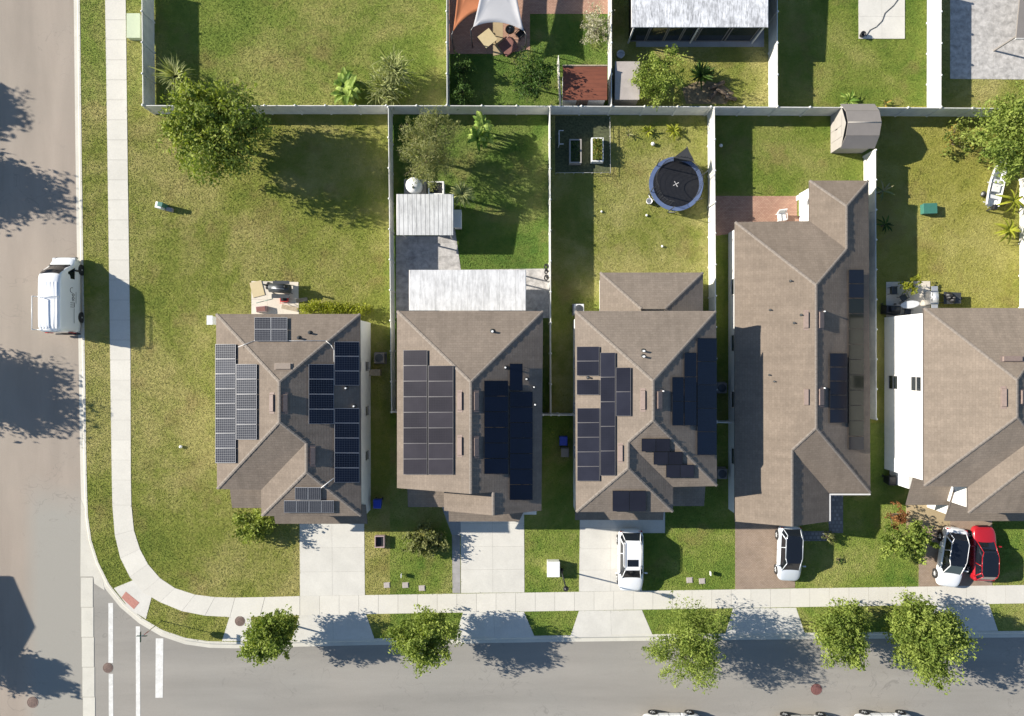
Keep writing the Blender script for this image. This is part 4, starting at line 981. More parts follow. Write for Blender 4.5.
# ---------------------------------------------------------------- vehicles
def car(label, px, py, rot, L, Wd, Hh, paint, roof='paint', hood=.26, rear=.06, rails=False, sunroof=False, group=None, cat='car', name='parked_car', wind=.16, base=.0):
    pos = W(px, py); pos.z = base
    car_ = thing(name, label, cat, (0,0,0), group)
    w = Wd/2; y = lambda t: -L/2+L*t
    st = [(0,.5,.34,.52,.56),(.012,.74,.26,.66,.7),(.05,.9,.2,.74,.79),(.14,.985,.19,.83,.9),(hood,1,.19,.9,.99),(.45,1,.19,.93,1.),(.7,1,.19,.95,1.01),(.88,.985,.2,.97,1.02),(.955,.93,.22,.95,1.),(.99,.82,.26,.86,.9),(1,.6,.36,.7,.74)]
    sc = Hh/1.55
    m = MB(); rings = []
    for t, f, zl, zs, zt in st:
        zs *= sc; zt *= sc; x = w*f
        half = [(x*.8, zl), (x*.99, zl+.14), (x, (zl+zs)/2), (x*.985, zs-.05), (x*.9, zs+.02), (x*.5, zt)]
        rings.append([Vector((a, y(t), b)) for a, b in half]+[Vector((-a, y(t), b)) for a, b in half[::-1]])
    m.loft(rings, 0, .5); body = m.build('body', X[paint], car_, True, 1)
    zb, zr = .94*sc, Hh
    for s in (1, -1):
        m = MB()
        for t in (hood+.1, .56, .74): m.box(s*w*.985, s*w*1.002, y(t)-.008, y(t)+.008, .34, .86*sc)
        m.build('door_seam', X['black'], car_)
    f0, f1, r1, r0 = hood-.015, hood+wind, 1-rear-.1, 1-rear
    bw, tw = w*.9, w*.7
    def ring(yf, yr, hw, z, k=.82): return [Vector((hw*k,y(yf),z)), Vector((hw,y(yf+.09),z)), Vector((hw,y(yr-.07),z)), Vector((hw*k,y(yr),z)), Vector((-hw*k,y(yr),z)), Vector((-hw,y(yr-.07),z)), Vector((-hw,y(yf+.09),z)), Vector((-hw*k,y(yf),z))]
    lo, hi = ring(f0, r0, bw, zb-.06), ring(f1, r1, tw, zr-.05)
    m = MB(); m.loft([lo, hi], 0, .5, True, False); m.build('window_glass', X['car_glass'], car_)
    m = MB(); mid = [Vector((p.x*1.0, p.y, zr-.06)) for p in hi]; top = [Vector((p.x*.9, p.y*.985+y(.5*(f1+r1))*.015, zr)) for p in hi]
    if roof == 'paint': m.loft([[p*1 for p in mid], top], 0, .5, True, True); m.build('roof_panel', X[paint], car_)
    else: m.loft([mid, top], 0, .5, True, True); m.build('roof_panel', X['car_glass'], car_)
    for sx in (0, 1):
        m = MB(); o = 0 if not sx else 7; e = 1 if not sx else 6; g = 2 if not sx else 5; k = 3 if not sx else 4
        sgn = 1 if not sx else -1; ex = Vector((sgn*.012, 0, .008))
        for i in (o, k): m.tube(lo[i]+ex, hi[i]+ex, .034, .03, 6, 0, .5)
        m.tube(hi[e]+ex, hi[g]+ex, .03, .03, 6, 0, .5); m.tube(hi[o]+ex, hi[e]+ex, .03, .03, 6, 0, .5); m.tube(hi[g]+ex, hi[k]+ex, .03, .03, 6, 0, .5)
        mm = (lo[e]+lo[g])/2+Vector((0,.1,0)); mt = (hi[e]+hi[g])/2+Vector((0,.1,0)); m.tube(mm+ex*.6, mt+ex*.6, .03, .03, 6, 0, .5); m.tube(lo[g]+ex, hi[g]+ex, .05, .045, 6, 0, .5)
        m.build('pillar', X[paint], car_)
    if rails:
        for s in (1, -1):
            m = MB(); x = s*tw*.93; m.path([(x,y(f1+.02),zr-.02),(x,y(f1+.06),zr+.06),(x,y(r1-.04),zr+.06),(x,y(r1),zr-.02)], .022, 6); m.build('roof_rail', X['dgrey'], car_)
    if sunroof:
        m = MB(); m.box(-tw*.62, tw*.62, y(f1+.06), y(f1+.17), zr-.01, zr+.012); m.build('sunroof', X['car_glass'], car_)
    for s in (1, -1):
        m = MB(); a = Vector((s*(bw+.0), y(f0+.1), zb+.02)); m.tube(a, a+Vector((s*.16,-.02,.03)), .03, .03, 6); m.obox(a+Vector((s*.24,-.02,-.04)), .2, .1, .14); m.build('mirror', X[paint], car_, bevel=.02)
        m = MB(); m.hexa([(s*w*.5,y(.012),.56*sc),(s*w*.82,y(.045),.58*sc),(s*w*.86,y(.1),.68*sc),(s*w*.6,y(.05),.68*sc),(s*w*.5,y(.02),.66*sc),(s*w*.8,y(.06),.7*sc),(s*w*.84,y(.12),.78*sc),(s*w*.6,y(.07),.76*sc)]); m.build('headlight', X['lamp_clear'], car_)
        m = MB(); m.box(s*w*.55, s*w*.86, y(.955), y(.985), .72*sc, .9*sc); m.build('taillight', X['lamp_red'], car_, bevel=.02)
        for t in (.185, .81):
            r = .34; c = Vector((s*(w-.1), y(t), r)); ax = Vector((s, 0, 0))
            a = MB(); a.tube(c-ax*.1, c+ax*.113, r*1.14, r*1.14, 20); 
            m = MB(); pr = [(r*.9, -.11), (r, -.08), (r, .09), (r*.93, .12), (r*.66, .125)]
            m.loft([[c+ax*z+Vector((0, q*math.cos(2*math.pi*i/22), q*math.sin(2*math.pi*i/22))) for i in range(22)] for q, z in pr], 0); wh = m.build('wheel', X['rubber'], car_)
            m = MB(); m.tube(c+ax*.06, c+ax*.1, r*.66, r*.62, 20)
            for i in range(5):
                w5 = 2*math.pi*i/5; m.tube(c+ax*.1, c+ax*.115+Vector((0, math.cos(w5), math.sin(w5)))*r*.6, .05, .035, 5)
            m.build('rim', X['alu'], wh)
            a.build('wheel_arch', X['black'], car_)
    m = MB(); m.box(-.26, .26, y(1)-.015, y(1)+.01, .52*sc, .64*sc); m.build('number_plate', X['lamp_clear'], car_); m = MB(); m.box(-w*.5, w*.5, y(0)-.004, y(0)+.03, .36*sc, .5*sc); m.build('grille', X['black'], car_)
    car_.location = pos; car_.rotation_euler = (0, 0, rot); return car_
car('white SUV with roof rails and small black sunroof on the concrete drive', 629, 557.5, .0, 4.88, 1.98, 1.76, 'car_white', 'paint', .24, .03, True, True)
car('pale silver hatchback with long dark glass roof on the brown drive', 786, 551, -.03, 4.35, 1.82, 1.62, 'car_pale', 'glass', .22, .03)
car('white car with curved dark glass roof, parked next to the red car', 946.5, 555, -.14, 4.7, 1.88, 1.5, 'car_white', 'glass', .24, .06)
car('red car with dark roof parked tight beside the white car', 977.5, 551, math.pi-.02, 4.3, 1.84, 1.56, 'car_red', 'glass', .27, .03)
G_K = 'cars parked along the far kerb of the street'
car('white car cut off by the bottom edge, left of the other kerb cars', 670, 721.5, math.pi/2, 4.6, 1.84, 1.5, 'car_white', 'paint', group=G_K)
car('grey car at the bottom edge with only two tyres showing', 801, 723.5, math.pi/2, 4.5, 1.82, 1.45, 'car_grey', 'paint', group=G_K)
car('white car at the bottom edge close behind the grey one', 880, 721.5, math.pi/2, 4.6, 1.84, 1.5, 'car_white', 'paint', group=G_K)

# cargo van with a drop down ladder rack
v = thing('cargo_van', 'white high roof cargo van with a ladder rack parked on the side road', 'van')
L, w, Hh = 5.95, 1.0, 2.86; y = lambda t: L/2-L*t          # nose towards +y
st = [(0,.62,.4,.7,.75,.85),(.012,.84,.3,.8,.9,1.),(.05,.95,.26,.9,1.05,1.18),(.115,1,.25,1.,1.26,1.4),(.15,1,.25,1.1,1.62,1.74),(.2,1,.25,1.2,2.2,2.34),(.255,1,.25,1.25,2.6,2.75),(.3,1,.25,1.25,2.7,2.85),(.6,1,.25,1.25,2.72,Hh),(.97,1,.25,1.25,2.71,Hh-.01),(1,.97,.3,1.2,2.6,Hh-.08)]
m = MB(); rings = []
for t, f, zl, zm, zs, zt in st:
    x = w*f; tp = .86 if zt > 1.8 else .94
    half = [(x*.85, zl), (x, zl+.12), (x*1.0, zm), (x*(tp+.03), zs-.06), (x*(tp-.05), zs+.05), (x*.45, zt)]
    rings.append([Vector((a, y(t), b)) for a, b in half]+[Vector((-a, y(t), b)) for a, b in half[::-1]])
m.loft(rings, 0, .5); m.build('body', X['car_white'], v, True, 1)
m = MB(); prof = [(.128,1.56),(.15,1.77),(.2,2.37),(.24,2.68)]
rows = []
for t, z in prof:
    hw_ = .86-.13*(z-1.56)/1.1
    rows.append([Vector((hw_*u, y(t+.022*u*u)+.035, z+.045-.05*u*u)) for u in (-1,-.75,-.5,-.25,0,.25,.5,.75,1)])
for r0, r1 in zip(rows, rows[1:]):
    for i in range(8): m.slab([r0[i+1], r0[i], r1[i], r1[i+1]], .012, 0, t=.5)
m.build('windscreen', X['car_glass'], v)
for s in (1, -1):
    m = MB(); m.hexa([(s*.955,y(.15),1.22),(s*1.005,y(.15),1.22),(s*1.005,y(.3),1.22),(s*.955,y(.3),1.22),(s*.86,y(.215),1.9),(s*.935,y(.215),1.9),(s*.935,y(.3),1.9),(s*.86,y(.3),1.9)]); m.build('side_window', X['car_glass'], v)
    m = MB(); m.tube((s*1.,y(.185),1.25), (s*1.16,y(.19),1.3), .035); m.obox((s*1.22,y(.19),1.12), .2, .13, .42); m.build('mirror', X['black'], v, bevel=.03)
    m = MB(); m.obox((s*.78,y(.035),.78), .26, .3, .22); m.build('headlight', X['lamp_clear'], v, bevel=.05)
    m = MB(); m.box(s*.8, s*.985, y(1.0)-.02, y(1)+.04, 1.0, 1.7); m.build('taillight', X['lamp_red'], v)
    for t in (.16, .79):
        r = .36; c = Vector((s*.9, y(t), r)); ax = Vector((s,0,0))
        m = MB(); pr = [(r*.9,-.12),(r,-.08),(r,.09),(r*.93,.125),(r*.6,.13)]
        m.loft([[c+ax*z+Vector((0, q*math.cos(2*math.pi*i/22), q*math.sin(2*math.pi*i/22))) for i in range(22)] for q, z in pr], 0); wh = m.build('wheel', X['rubber'], v)
        m = MB(); m.tube(c+ax*.06, c+ax*.11, r*.6, r*.5, 18); m.tube(c+ax*.1, c+ax*.135, r*.2, r*.18, 10); m.build('rim', X['alu'], wh)
        m = MB(); m.tube(c-ax*.1, c+ax*.107, r*1.2, r*1.2, 20); m.build('wheel_arch', X['black'], v)
for s in (-.4,.35): m = MB(); m.path([(s,y(.128)+.06,1.6),(s+.35,y(.16)+.06,1.92)], .016, 5); m.build('wiper', X['black'], v)
m = MB(); m.hexa([(-.82,y(.128)-.0,1.5),(.82,y(.128),1.5),(.8,y(.112),1.46),(-.8,y(.112),1.46),(-.82,y(.128),1.59),(.82,y(.128),1.59),(.8,y(.112),1.46+.02),(-.8,y(.112),1.46+.02)]); m.build('cowl', X['black'], v)
m = MB(); m.box(-.95, .95, y(1)-.12, y(1)+.02, .38, .58); m.build('bumper', X['black'], v, bevel=.03)
m = MB(); m.box(-.8, .8, y(0)-.05, y(0)+.02, .42, .72); m.build('grille', X['black'], v, bevel=.02)
m = MB()
for t in (.31,.4,.5,.6,.7,.8,.9):
    for x in (-.55,-.3,.3,.55): pass
for x in (-.6,-.36,-.12,.12,.36,.6): m.box(x-.05, x+.05, y(.95), y(.36), Hh-.06-.05*abs(x), Hh-.004-.07*abs(x))
m.build('roof_rib', X['car_white'], v)
m = MB()
for t in (.55, .97):
    m.path([(.8,y(t),2.75),(.8,y(t),3.0),(-.7,y(t),3.04),(-.84,y(t),3.34)], .03, 6); m.tube((-.8,y(t),2.7),(-.7,y(t),3.04),.03)
m.path([(.8,y(.55),3.),(.8,y(.97),3.)], .022, 6); m.path([(-.84,y(.55),3.34),(-.84,y(.97),3.34)], .035, 6); m.path([(.62,y(.55),3.02),(.62,y(.97),3.02)], .018, 6)
m.build('ladder_rack', X['white_paint'], v)
# the dark lettering on its right flank, as strokes running up the panel (too blurred in the photo to read as words)
m = MB(); xs = 1.012
def stroke(pts, r=.018):      # (along y from the rear, height)
    m.path([(xs-(.0 if z < 1.25 else (z-1.25)*.085), -L/2+yy, z) for yy, z in pts], r, 5)
for k in range(3): stroke([(2.0+k*.16,1.28),(2.0+k*.16,1.68)]);
stroke([(2.0,1.28),(2.36,1.28)]); stroke([(2.52,1.26),(2.52,1.5)])
for k in range(2): stroke([(2.68+k*.26+.1*math.cos(a), 1.4+.11*math.sin(a)) for a in [i*math.pi/5 for i in range(11)]])
stroke([(3.3+.2*math.cos(a), 1.52+.2*math.sin(a)) for a in [i*math.pi/6-.4 for i in range(8)]])
stroke([(.75,1.3),(1.9,1.3)], .012); stroke([(2.3,1.08),(3.2,1.08)], .012)
m.build('lettering', X['dgrey'], v)
v.location = W(71, 296)*1; v.location.z = -.125

# ---------------------------------------------------------------- street furniture
def bx(name, label, cat, px, py, sx, sy, hz, mat, rot=0, z=0., group=None, lid=None, bev=.02, z_top=None):
    p = W(px, py, hz if z_top is None else z_top); p.z = z; t = thing(name, label, cat, p, group)
    m = MB(); m.obox(p, sx, sy, hz*.9, rot); m.build('body', X[mat], t, bevel=bev)
    m = MB(); m.obox(p+Vector((0,0,hz*.9+.001)), sx*1.05, sy*1.05, hz*.1, rot); m.build('lid', X[lid or mat], t, bevel=bev)
    return t
bx('utility_cabinet', 'flat pale green utility box between the left sidewalk and fence', 'utility box', 133.3, 25.5, 1.02, 1.85, .55, 'cabinet_green')
t = bx('utility_cabinet', 'white utility cabinet on the grass beside the second driveway', 'utility box', 553.5, 569.5, .95, 1.15, .75, 'white_paint')
t = thing('utility_pedestal', 'white and dark utility pedestal standing alone on the corner lawn', 'utility pedestal', W(166, 208)); p = W(166, 208)
m = MB(); m.obox(p+Vector((-.22,.08,0)), .5, .5, .75, -.2); m.build('body', X['white_paint'], t, bevel=.03)
m = MB(); m.obox(p+Vector((.0,.1,0)), .42, .34, .95, -.2); m.build('hood', X['bin_green'], t, bevel=.03); m = MB(); m.obox(p+Vector((.38,-.16,0)), .5, .3, .3, -.2); m.build('vault_lid', X['mottled'], t, bevel=.02)
G_V = 'small white utility lids in the front lawns'
for i, (x, y_, lab) in enumerate(((405.5,585,'small white lid on the middle house lawn, left of another'),(422,588,'larger white lid on the middle house lawn near the drive strip'),(689.5,580,'white lid on the SUV house lawn, left of its twin'),(702,581,'smaller white lid on the SUV house lawn beside its twin'),(387,585,'white lid on the grass strip beside the corner house drive'))):
    t = thing('meter_box', lab, 'meter box', W(x,y_), G_V); m = MB(); p = W(x,y_); m.obox(p, .42, .36, .06, .05); m.build('lid', X['mottled'], t, bevel=.01); m = MB(); m.obox(p-Vector((0,0,.1)), .5, .44, .13, .05); m.build('frame', X['mottled'], t)
def marker(label, px, py):
    p = W(px, py, .5); t = thing('yard_sign', label, 'yard sign', (p.x,p.y,0)); m = MB(); m.tube((p.x,p.y,-.05),(p.x,p.y,.45),.02); m.build('post', X['dgrey'], t); m = MB(); m.obox((p.x,p.y,.2), .05, .3, .3); m.build('panel', X['white_paint'], t)
marker('little yard sign on the middle house front lawn', 401, 576)
marker('little yard sign on the SUV house front lawn', 711, 574)
def bin_(label, px, py, mat, lid, group='wheeled rubbish bins', rot=0, h=1.05):
    p = W(px, py, h); p.z = .0; t = thing('wheelie_bin', label, 'rubbish bin', p, group); m = MB()
    m.hexa([p+Vector((x,y_,z)) for x, y_, z in ((-.22,-.25,.06),(.22,-.25,.06),(.22,.25,.06),(-.22,.25,.06),(-.3,-.34,h-.06),(.3,-.34,h-.06),(.3,.34,h-.06),(-.3,.34,h-.06))]); m.build('body', X[mat], t, bevel=.03)
    m = MB(); m.hexa([p+Vector((x,y_,z)) for x, y_, z in ((-.32,-.37,h-.058),(.32,-.37,h-.058),(.32,.36,h-.058),(-.32,.36,h-.058),(-.28,-.33,h),(.28,-.33,h),(.28,.3,h+.03),(-.28,.3,h+.03))]); m.build('lid', X[lid], t, bevel=.02)
    m = MB(); m.tube(p+Vector((-.28,.41,h-.08)), p+Vector((.28,.41,h-.08)), .02); m.build('handle', X['dgrey'], t)
    for s in (-1, 1): m = MB(); m.tube(p+Vector((s*.24,.24,.1)), p+Vector((s*.3,.24,.1)), .1, .1, 14); m.build('wheel', X['rubber'], t)
bin_('blue topped bin between the corner house and the fence', 377, 504, 'blue', 'blue')
bin_('blue bin against the left wall of the SUV house', 563.5, 441, 'blue', 'blue')
bin_('grey brown bin just below the blue one at the SUV house wall', 565, 452.5, 'resin', 'resin')
t = thing('crate', 'open black crate with pale rim on the grass near the corner house drive', 'crate', W(380.5,540.5)); p = W(380.5,540.5); m = MB()
for a, b, c, d in ((-.38,.38,-.46,-.4),(-.38,.38,.4,.46),(-.38,-.32,-.4,.4),(.32,.38,-.4,.4)): m.box(p.x+a,p.x+b,p.y+c,p.y+d,0,.42)
m.build('rim', X['pink'], t); m = MB(); m.box(p.x-.318,p.x+.318,p.y-.398,p.y+.398,.0,.2); m.build('base', X['black'], t)
# street lamp at the kerb side of the second and third lots
b = W(561.5, 569.8); t = thing('street_lamp', 'thin dark street lamp by the white utility cabinet', 'street lamp', b)
m = MB(); m.path([b-Vector((0,0,.1)), b+Vector((0,0,.5)), b+Vector((0,0,4.1))], [.09,.06,.045], 10); m.build('pole', X['black'], t)
m = MB(); m.lathe(b+Vector((0,0,0)), [(.16,0),(.16,.12),(.1,.3),(.06,.42)], 12); m.build('base', X['black'], t)
m = MB(); m.lathe(b+Vector((0,0,4.05)), [(.06,0),(.13,.08),(.17,.36),(.21,.4),(.1,.52),(.02,.6)], 12); m.build('lamp_head', X['black'], t)
# stop sign with street name blades at the corner
b = W(162, 620.8); t = thing('stop_sign', 'stop sign with street name blades on a thin pole at the corner verge', 'stop sign', b)
m = MB(); m.tube(b-Vector((0,0,.1)), b+Vector((0,0,3.15)), .032, .03, 8); m.build('pole', X['steel'], t)
m = MB(); sa = math.atan2(-.8,.6); sn = Vector((math.cos(sa),math.sin(sa),0)); su = Vector((-sn.y,sn.x,0)); cc = b+sn*.045+Vector((0,0,2.35)); rr = .4
oc = [(rr*math.cos(math.pi/8+i*math.pi/4), rr*math.sin(math.pi/8+i*math.pi/4)) for i in range(8)]
m.loft([[cc+sn*x+su*u+Vector((0,0,z)) for u, z in oc] for x in (0,.012)], 0, .5, True, False); pl_ = m.build('sign_plate', X['signred'], t)
def text3(s, size, loc, rot, mat, parent, ext=.003):
    cu = bpy.data.curves.new('letters', 'FONT'); cu.body = s; cu.size = size; cu.align_x = 'CENTER'; cu.align_y = 'CENTER'; cu.extrude = ext
    cu.materials.append(X[mat]); tmp = bpy.data.objects.new('letters', cu); C.objects.link(tmp); me = bpy.data.meshes.new_from_object(tmp.evaluated_get(bpy.context.evaluated_depsgraph_get())); bpy.data.objects.remove(tmp)
    o = bpy.data.objects.new('lettering', me); C.objects.link(o); o.parent = parent
    o.location = Vector(loc)-ORG[parent]; o.rotation_euler = rot; return o
text3('STOP', .27, cc+sn*.016, (math.pi/2,0,math.pi/2+sa), 'white_paint', pl_)
for an, z in ((0,2.86),(math.pi/2,3.04)):
    m = MB(); m.obox(b+Vector((0,0,z)), .78, .02, .17, an); m.build('name_blade', X['signgreen'], t)
m = MB()
# ---------------------------------------------------------------- yard things
# corner house patio with the smoker
slabs('patio', [(251.5,281),(298.5,282),(299,318),(251.5,318)], 3, 2, X['patio'], .03)
t = thing('barbecue_smoker', 'dark barrel smoker on wheels at the top of the cream patio slab', 'barbecue smoker', W(283,290)); p = W(283,290)
m = MB(); A0, A1 = p+Vector((-.75,.1,.85)), p+Vector((.85,-.02,.85)); m.tube(A0, A1, .36, .36, 18); m.tube(A0-(A1-A0)*.02, A0, .3, .36, 18); m.build('barrel', X['dgrey'], t)
m = MB(); m.tube(p+Vector((-1.05,.3,.55)), p+Vector((-.78,.22,.55)), .3, .3, 14); m.tube(p+Vector((-1.05,.3,.6)), p+Vector((-1.05,.3,1.2)), .07); m.build('firebox', X['black'], t)
m = MB(); m.obox(p+Vector((.05,-.55,.7)), 1.4, .32, .03); m.obox(p+Vector((.1,.52,.72)), 1.3, .26, .03); m.build('shelf', X['dgrey'], t)
m = MB(); m.tube(p+Vector((.72,.1,.8)), p+Vector((.72,.1,1.65)), .07, .07, 10); m.lathe(p+Vector((.72,.1,1.66)), [(.12,0),(.02,.08)], 10); m.build('chimney', X['black'], t)
for x in (-.65, .75):
    for yy in (-.3, .38): m = MB(); m.tube(p+Vector((x,yy,0)), p+Vector((x*.95,yy*.8,.7)), .035); m.build('leg', X['dgrey'], t)
for yy in (-.36,.44): m = MB(); m.tube(p+Vector((-.65,yy-.04,.16)), p+Vector((-.65,yy+.04,.16)), .16, .16, 14); m.build('wheel', X['rubber'], t)
m = MB(); m.tube(p+Vector((-.5,.02,1.22)), p+Vector((.5,-.05,1.22)), .025); m.build('handle', X['alu'], t)
t = thing('toolbox', 'small red open box on the cream patio below the smoker', 'tool box', W(285,299.5)); p = W(285,299.5)
m = MB(); m.box(p.x-.3,p.x+.3,p.y-.2,p.y+.2,.03,.3); m.build('body', X['red_plastic'], t); m = MB(); m.box(p.x-.24,p.x+.24,p.y-.14,p.y+.14,.301,.312); m.build('tray', X['black'], t)
m = MB(); m.path([p+Vector((-.25,-.23,.3)),p+Vector((-.25,-.33,.45)),p+Vector((.25,-.33,.45)),p+Vector((.25,-.23,.3))],.018); m.build('handle', X['red_plastic'], t)
for px_, py_, sx, sy, rz_, mt_, lab in ((257.5,289,.95,1.2,.25,'tan_top','pale plywood sheet lying at the left of the cream patio slab'),(290,308,1.3,.35,-.2,'wood_raw','weathered board lying flat near the house on the cream patio slab'),(302,300,.9,.3,.15,'wood_raw','weathered board on the grass beyond the right end of the cream patio slab')):
    p = W(px_, py_); p.z = .031 if px_ < 299 else .01; m = MB(); m.obox(p, sx, sy, .05, rz_); o = m.build('plank', X[mt_], org=p); tag(o, lab, 'board', 'boards left about the cream patio')
t = thing('garden_hose', 'thin hose lying in a loop on the cream patio slab', 'hose', W(262,296)); m = MB()
m.path([W(256,290,.04),W(258,286,.04),W(264,284,.04),W(270,287,.04),W(274,293,.04),W(272,299,.04),W(264,301,.04),W(256,303,.04)], .02); m.build('tube', X['bin_green'], t)
t = thing('crate', 'small reddish crate against the house wall on the cream patio slab', 'crate', W(262.5,313)); p = W(261,309,.4); p.z=.03
m = MB(); m.obox(p, .8, .45, .4, .1); m.build('box', X['pink'], t, bevel=.02); m = MB(); m.obox(p+Vector((0,0,.401)), .7, .36, .02, .1); m.build('lid', X['cush'], t)
t = thing('ball', 'tiny white ball lying alone on the corner lawn', 'ball', W(181.5,446.5)); m = MB(); m.lathe(W(181.5,446.5), [(.02,0),(.1,.04),(.13,.13),(.1,.22),(.02,.26)], 12); m.build('shell', X['white_paint'], t)
t = thing('planter', 'small pale bracket box at the upper left corner of the corner house', 'utility box', W(210.5,323)); p = W(209,320,2.2)
m = MB(); m.obox((p.x,p.y,0), .34, .6, 2.0); m.build('body', X['white_paint'], t, bevel=.02); m = MB(); m.obox((p.x-.02,p.y,2.0), .44, .7, .06); m.build('lid', X['stucco_grey'], t)

# middle house back yard
slabs('patio', [(396,236),(440,236),(440,318),(396,318)], 2, 4, X['patio_old'], .02)
slabs('path', [(440,229),(455,229),(461,270),(440,270)], 1, 3, X['patio_old'], .018)
slabs('patio', [(440,270),(551,268.5),(551,318),(440,318)], 4, 2, X['patio_old'], .021)
def patio_roof(name, label, x0, y0, x1, y1, z_s, z_n, mat, posts, cat='patio cover', ze=None):
    a, b, c, d = W(x0,y1,z_s), W(x1,y1,z_s), W(x1,y0,z_n), W(x0,y0,z_n)
    t = thing(name, label, cat, ((a.x+b.x)/2, (a.y+c.y)/2, 0)); m = MB()
    m.slab([a-Vector((0,0,.1)), b-Vector((0,0,.1)), c-Vector((0,0,.1)), d-Vector((0,0,.1))], .1); m.build('roof_panel', X[mat], t)
    for p, q in ((a,d),(b,c)): m = MB(); m.path([p+Vector((0,0,-.08)), q+Vector((0,0,-.08))], .06, 4); m.build('beam', X['fascia'], t)
    for px_, py_ in posts:
        u, v_ = px_, py_; p = d.lerp(c, u).lerp(a.lerp(b, u), v_)
        m = MB(); m.box(p.x-.05,p.x+.05,p.y-.05,p.y+.05,-.02,p.z-.12); m.build('post', X['fascia'], t)
    return t
patio_roof('patio_cover', 'long white panelled patio cover behind the middle house', 409.5,270,525.5,310.5, 2.9,2.65, 'metal_smooth', [(.02,.03),(.34,.03),(.66,.03),(.98,.03)])
t = patio_roof('garden_shed', 'small shed with white corrugated metal roof in the willow yard', 397,194,453,235, 2.35,2.6, 'metal_white', [], 'shed')
a, b = W(397,194,2.5), W(453,235,2.5); m = MB()
m.prism([(a.x+.5,b.y+.9),(b.x-.25,b.y+.9),(b.x-.25,a.y-.2),(a.x+.5,a.y-.2)], -.02, 2.28); m.build('wall', X['stucco_grey'], t)
opening(t, (a.x+1.2,b.y+.9), (a.x+2.2,b.y+.9), 0, 1.95, 'door'); opening(t, (b.x-.25,b.y+1.2), (b.x-.25,b.y+2.0), 1., 1.8)
for px_ in (a.x+.3, b.x-.3): m = MB(); m.box(px_-.05,px_+.05,b.y+.15,b.y+.25,-.02,2.2); m.build('post', X['fascia'], t)
t = thing('water_tank', 'round white water tank on a grey base behind the metal roofed shed', 'water tank', W(413,186,0)); p = W(413.5,184.5,1.4); p.z = 0
m = MB(); m.obox(p, 1.75, 1.3, .5); m.build('base', X['resin_light'], t, bevel=.02)
m = MB(); m.lathe(p+Vector((-.02,0,.5)), [(.6,0),(.62,.1),(.62,.7),(.56,.85),(.3,.98),(.08,1.03)], 24); m.build('tank', X['white_paint'], t); m = MB(); m.tube(p+Vector((.0,-.25,1.4)), p+Vector((.0,-.25,1.58)), .09); m.build('cap', X['black'], t)
t = thing('air_conditioner', 'white framed box with dark opening right of the round water tank', 'air conditioner', W(435,190,0)); p = W(436,188,.8); p.z = 0
m = MB()
for q in ((-.62,.62,.42,.52),(-.62,.62,-.52,-.42),(.5,.62,-.42,.42),(-.62,-.5,-.42,.42)): m.box(p.x+q[0],p.x+q[1],p.y+q[2],p.y+q[3],0,.85)
m.build('body', X['white_paint'], t, bevel=.01); m = MB(); m.box(p.x-.49,p.x+.49,p.y-.41,p.y+.41,.05,.7); m.build('fan_guard', X['black'], t)
t = thing('storage_box', 'pale blue grey box on the shaded right side of the metal roofed shed', 'storage box', W(457,219)); p = W(457.5,218.5,.9); p.z = 0
m = MB(); m.obox(p, .55, 1.35, .8); m.build('body', X['stucco_grey'], t, bevel=.03); m = MB(); m.obox(p+Vector((0,0,.801)), .6, 1.4, .07); m.build('lid', X['stucco_white'], t, bevel=.02)
# wrought black ornament on the fence
t = thing('wall_ornament', 'black scroll ornament at the fence right of the long patio cover', 'ornament', W(545.5,274)); m = MB()
for k, (yy, r) in enumerate(((267,.2),(272,.16),(278,.2))):
    p = W(546.3, yy, 1.3); m.path([p+Vector((r*.9*math.cos(a)*(1-a/14), r*1.3*math.sin(a)*(1-a/14), .05*math.sin(3*a))) for a in [i*.55 for i in range(16)]], .05, 5)
for yy in (269,276): p = W(547.2, yy, 1.3); m.tube((p.x,p.y,-.02),(p.x,p.y,1.3),.04,.04,6)
m.build('scroll', X['black'], t)

# trampoline yard: vegetable garden
sheet('soil', [(555,115.5),(609.8,116),(610.2,172),(555,172.5)], .012, X['mulch'])  # dark green sheet stands in for shaded grass on the plot
t = thing('garden_edging', 'thin pale wire edging round the dark vegetable plot', 'garden edging', W(582,172)); m = MB()
for i, (a, b) in enumerate((((610,117),(610.5,172.5)),((610.5,172.5),(556,172.8)))):
    m.path([W(*a,.4), W(*b,.4)], .018, 5); m.path([W(*a,.15), W(*b,.15)], .014, 5)
    for k in range(7): p = W(*lerp(a,b,k/6),.42); m.tube((p.x,p.y,-.05), p, .02, .02, 5)
m.build('wire', X['fascia'], t)
for (px_, py_, lab, mt, tone) in ((575.5,151,'left raised bed of the two, shaded grey frame with dark soil','resin_light',0),(597.5,149.5,'right raised bed of the two, white frame full of green plants','white_paint',1)):
    p = W(px_,py_,.6); p.z = 0; t = thing('raised_bed', lab, 'raised bed', p, 'raised garden beds'); sx, sy = .95, 1.88; m = MB()
    for q in ((-sx/2,sx/2,sy/2-.09,sy/2),(-sx/2,sx/2,-sy/2,-sy/2+.09),(-sx/2,-sx/2+.09,-sy/2+.09,sy/2-.09),(sx/2-.09,sx/2,-sy/2+.09,sy/2-.09)): m.box(p.x+q[0],p.x+q[1],p.y+q[2],p.y+q[3],0,.6)
    m.build('frame', X[mt], t); m = MB(); m.box(p.x-sx/2+.092,p.x+sx/2-.092,p.y-sy/2+.092,p.y+sy/2-.092,.0,.5); m.build('soil', X['mulch'], t)
    m = MB()
    for _ in range(900 if tone else 220):
        leaf_card(m, p+Vector((R.uniform(-.36,.36), R.uniform(-.8,.8), R.uniform(.5,.5+.4*tone+.1))), .13, .08, R.random())
    m.build('seedlings', X['leaf_croton' if tone else 'leaf_dark'], t)
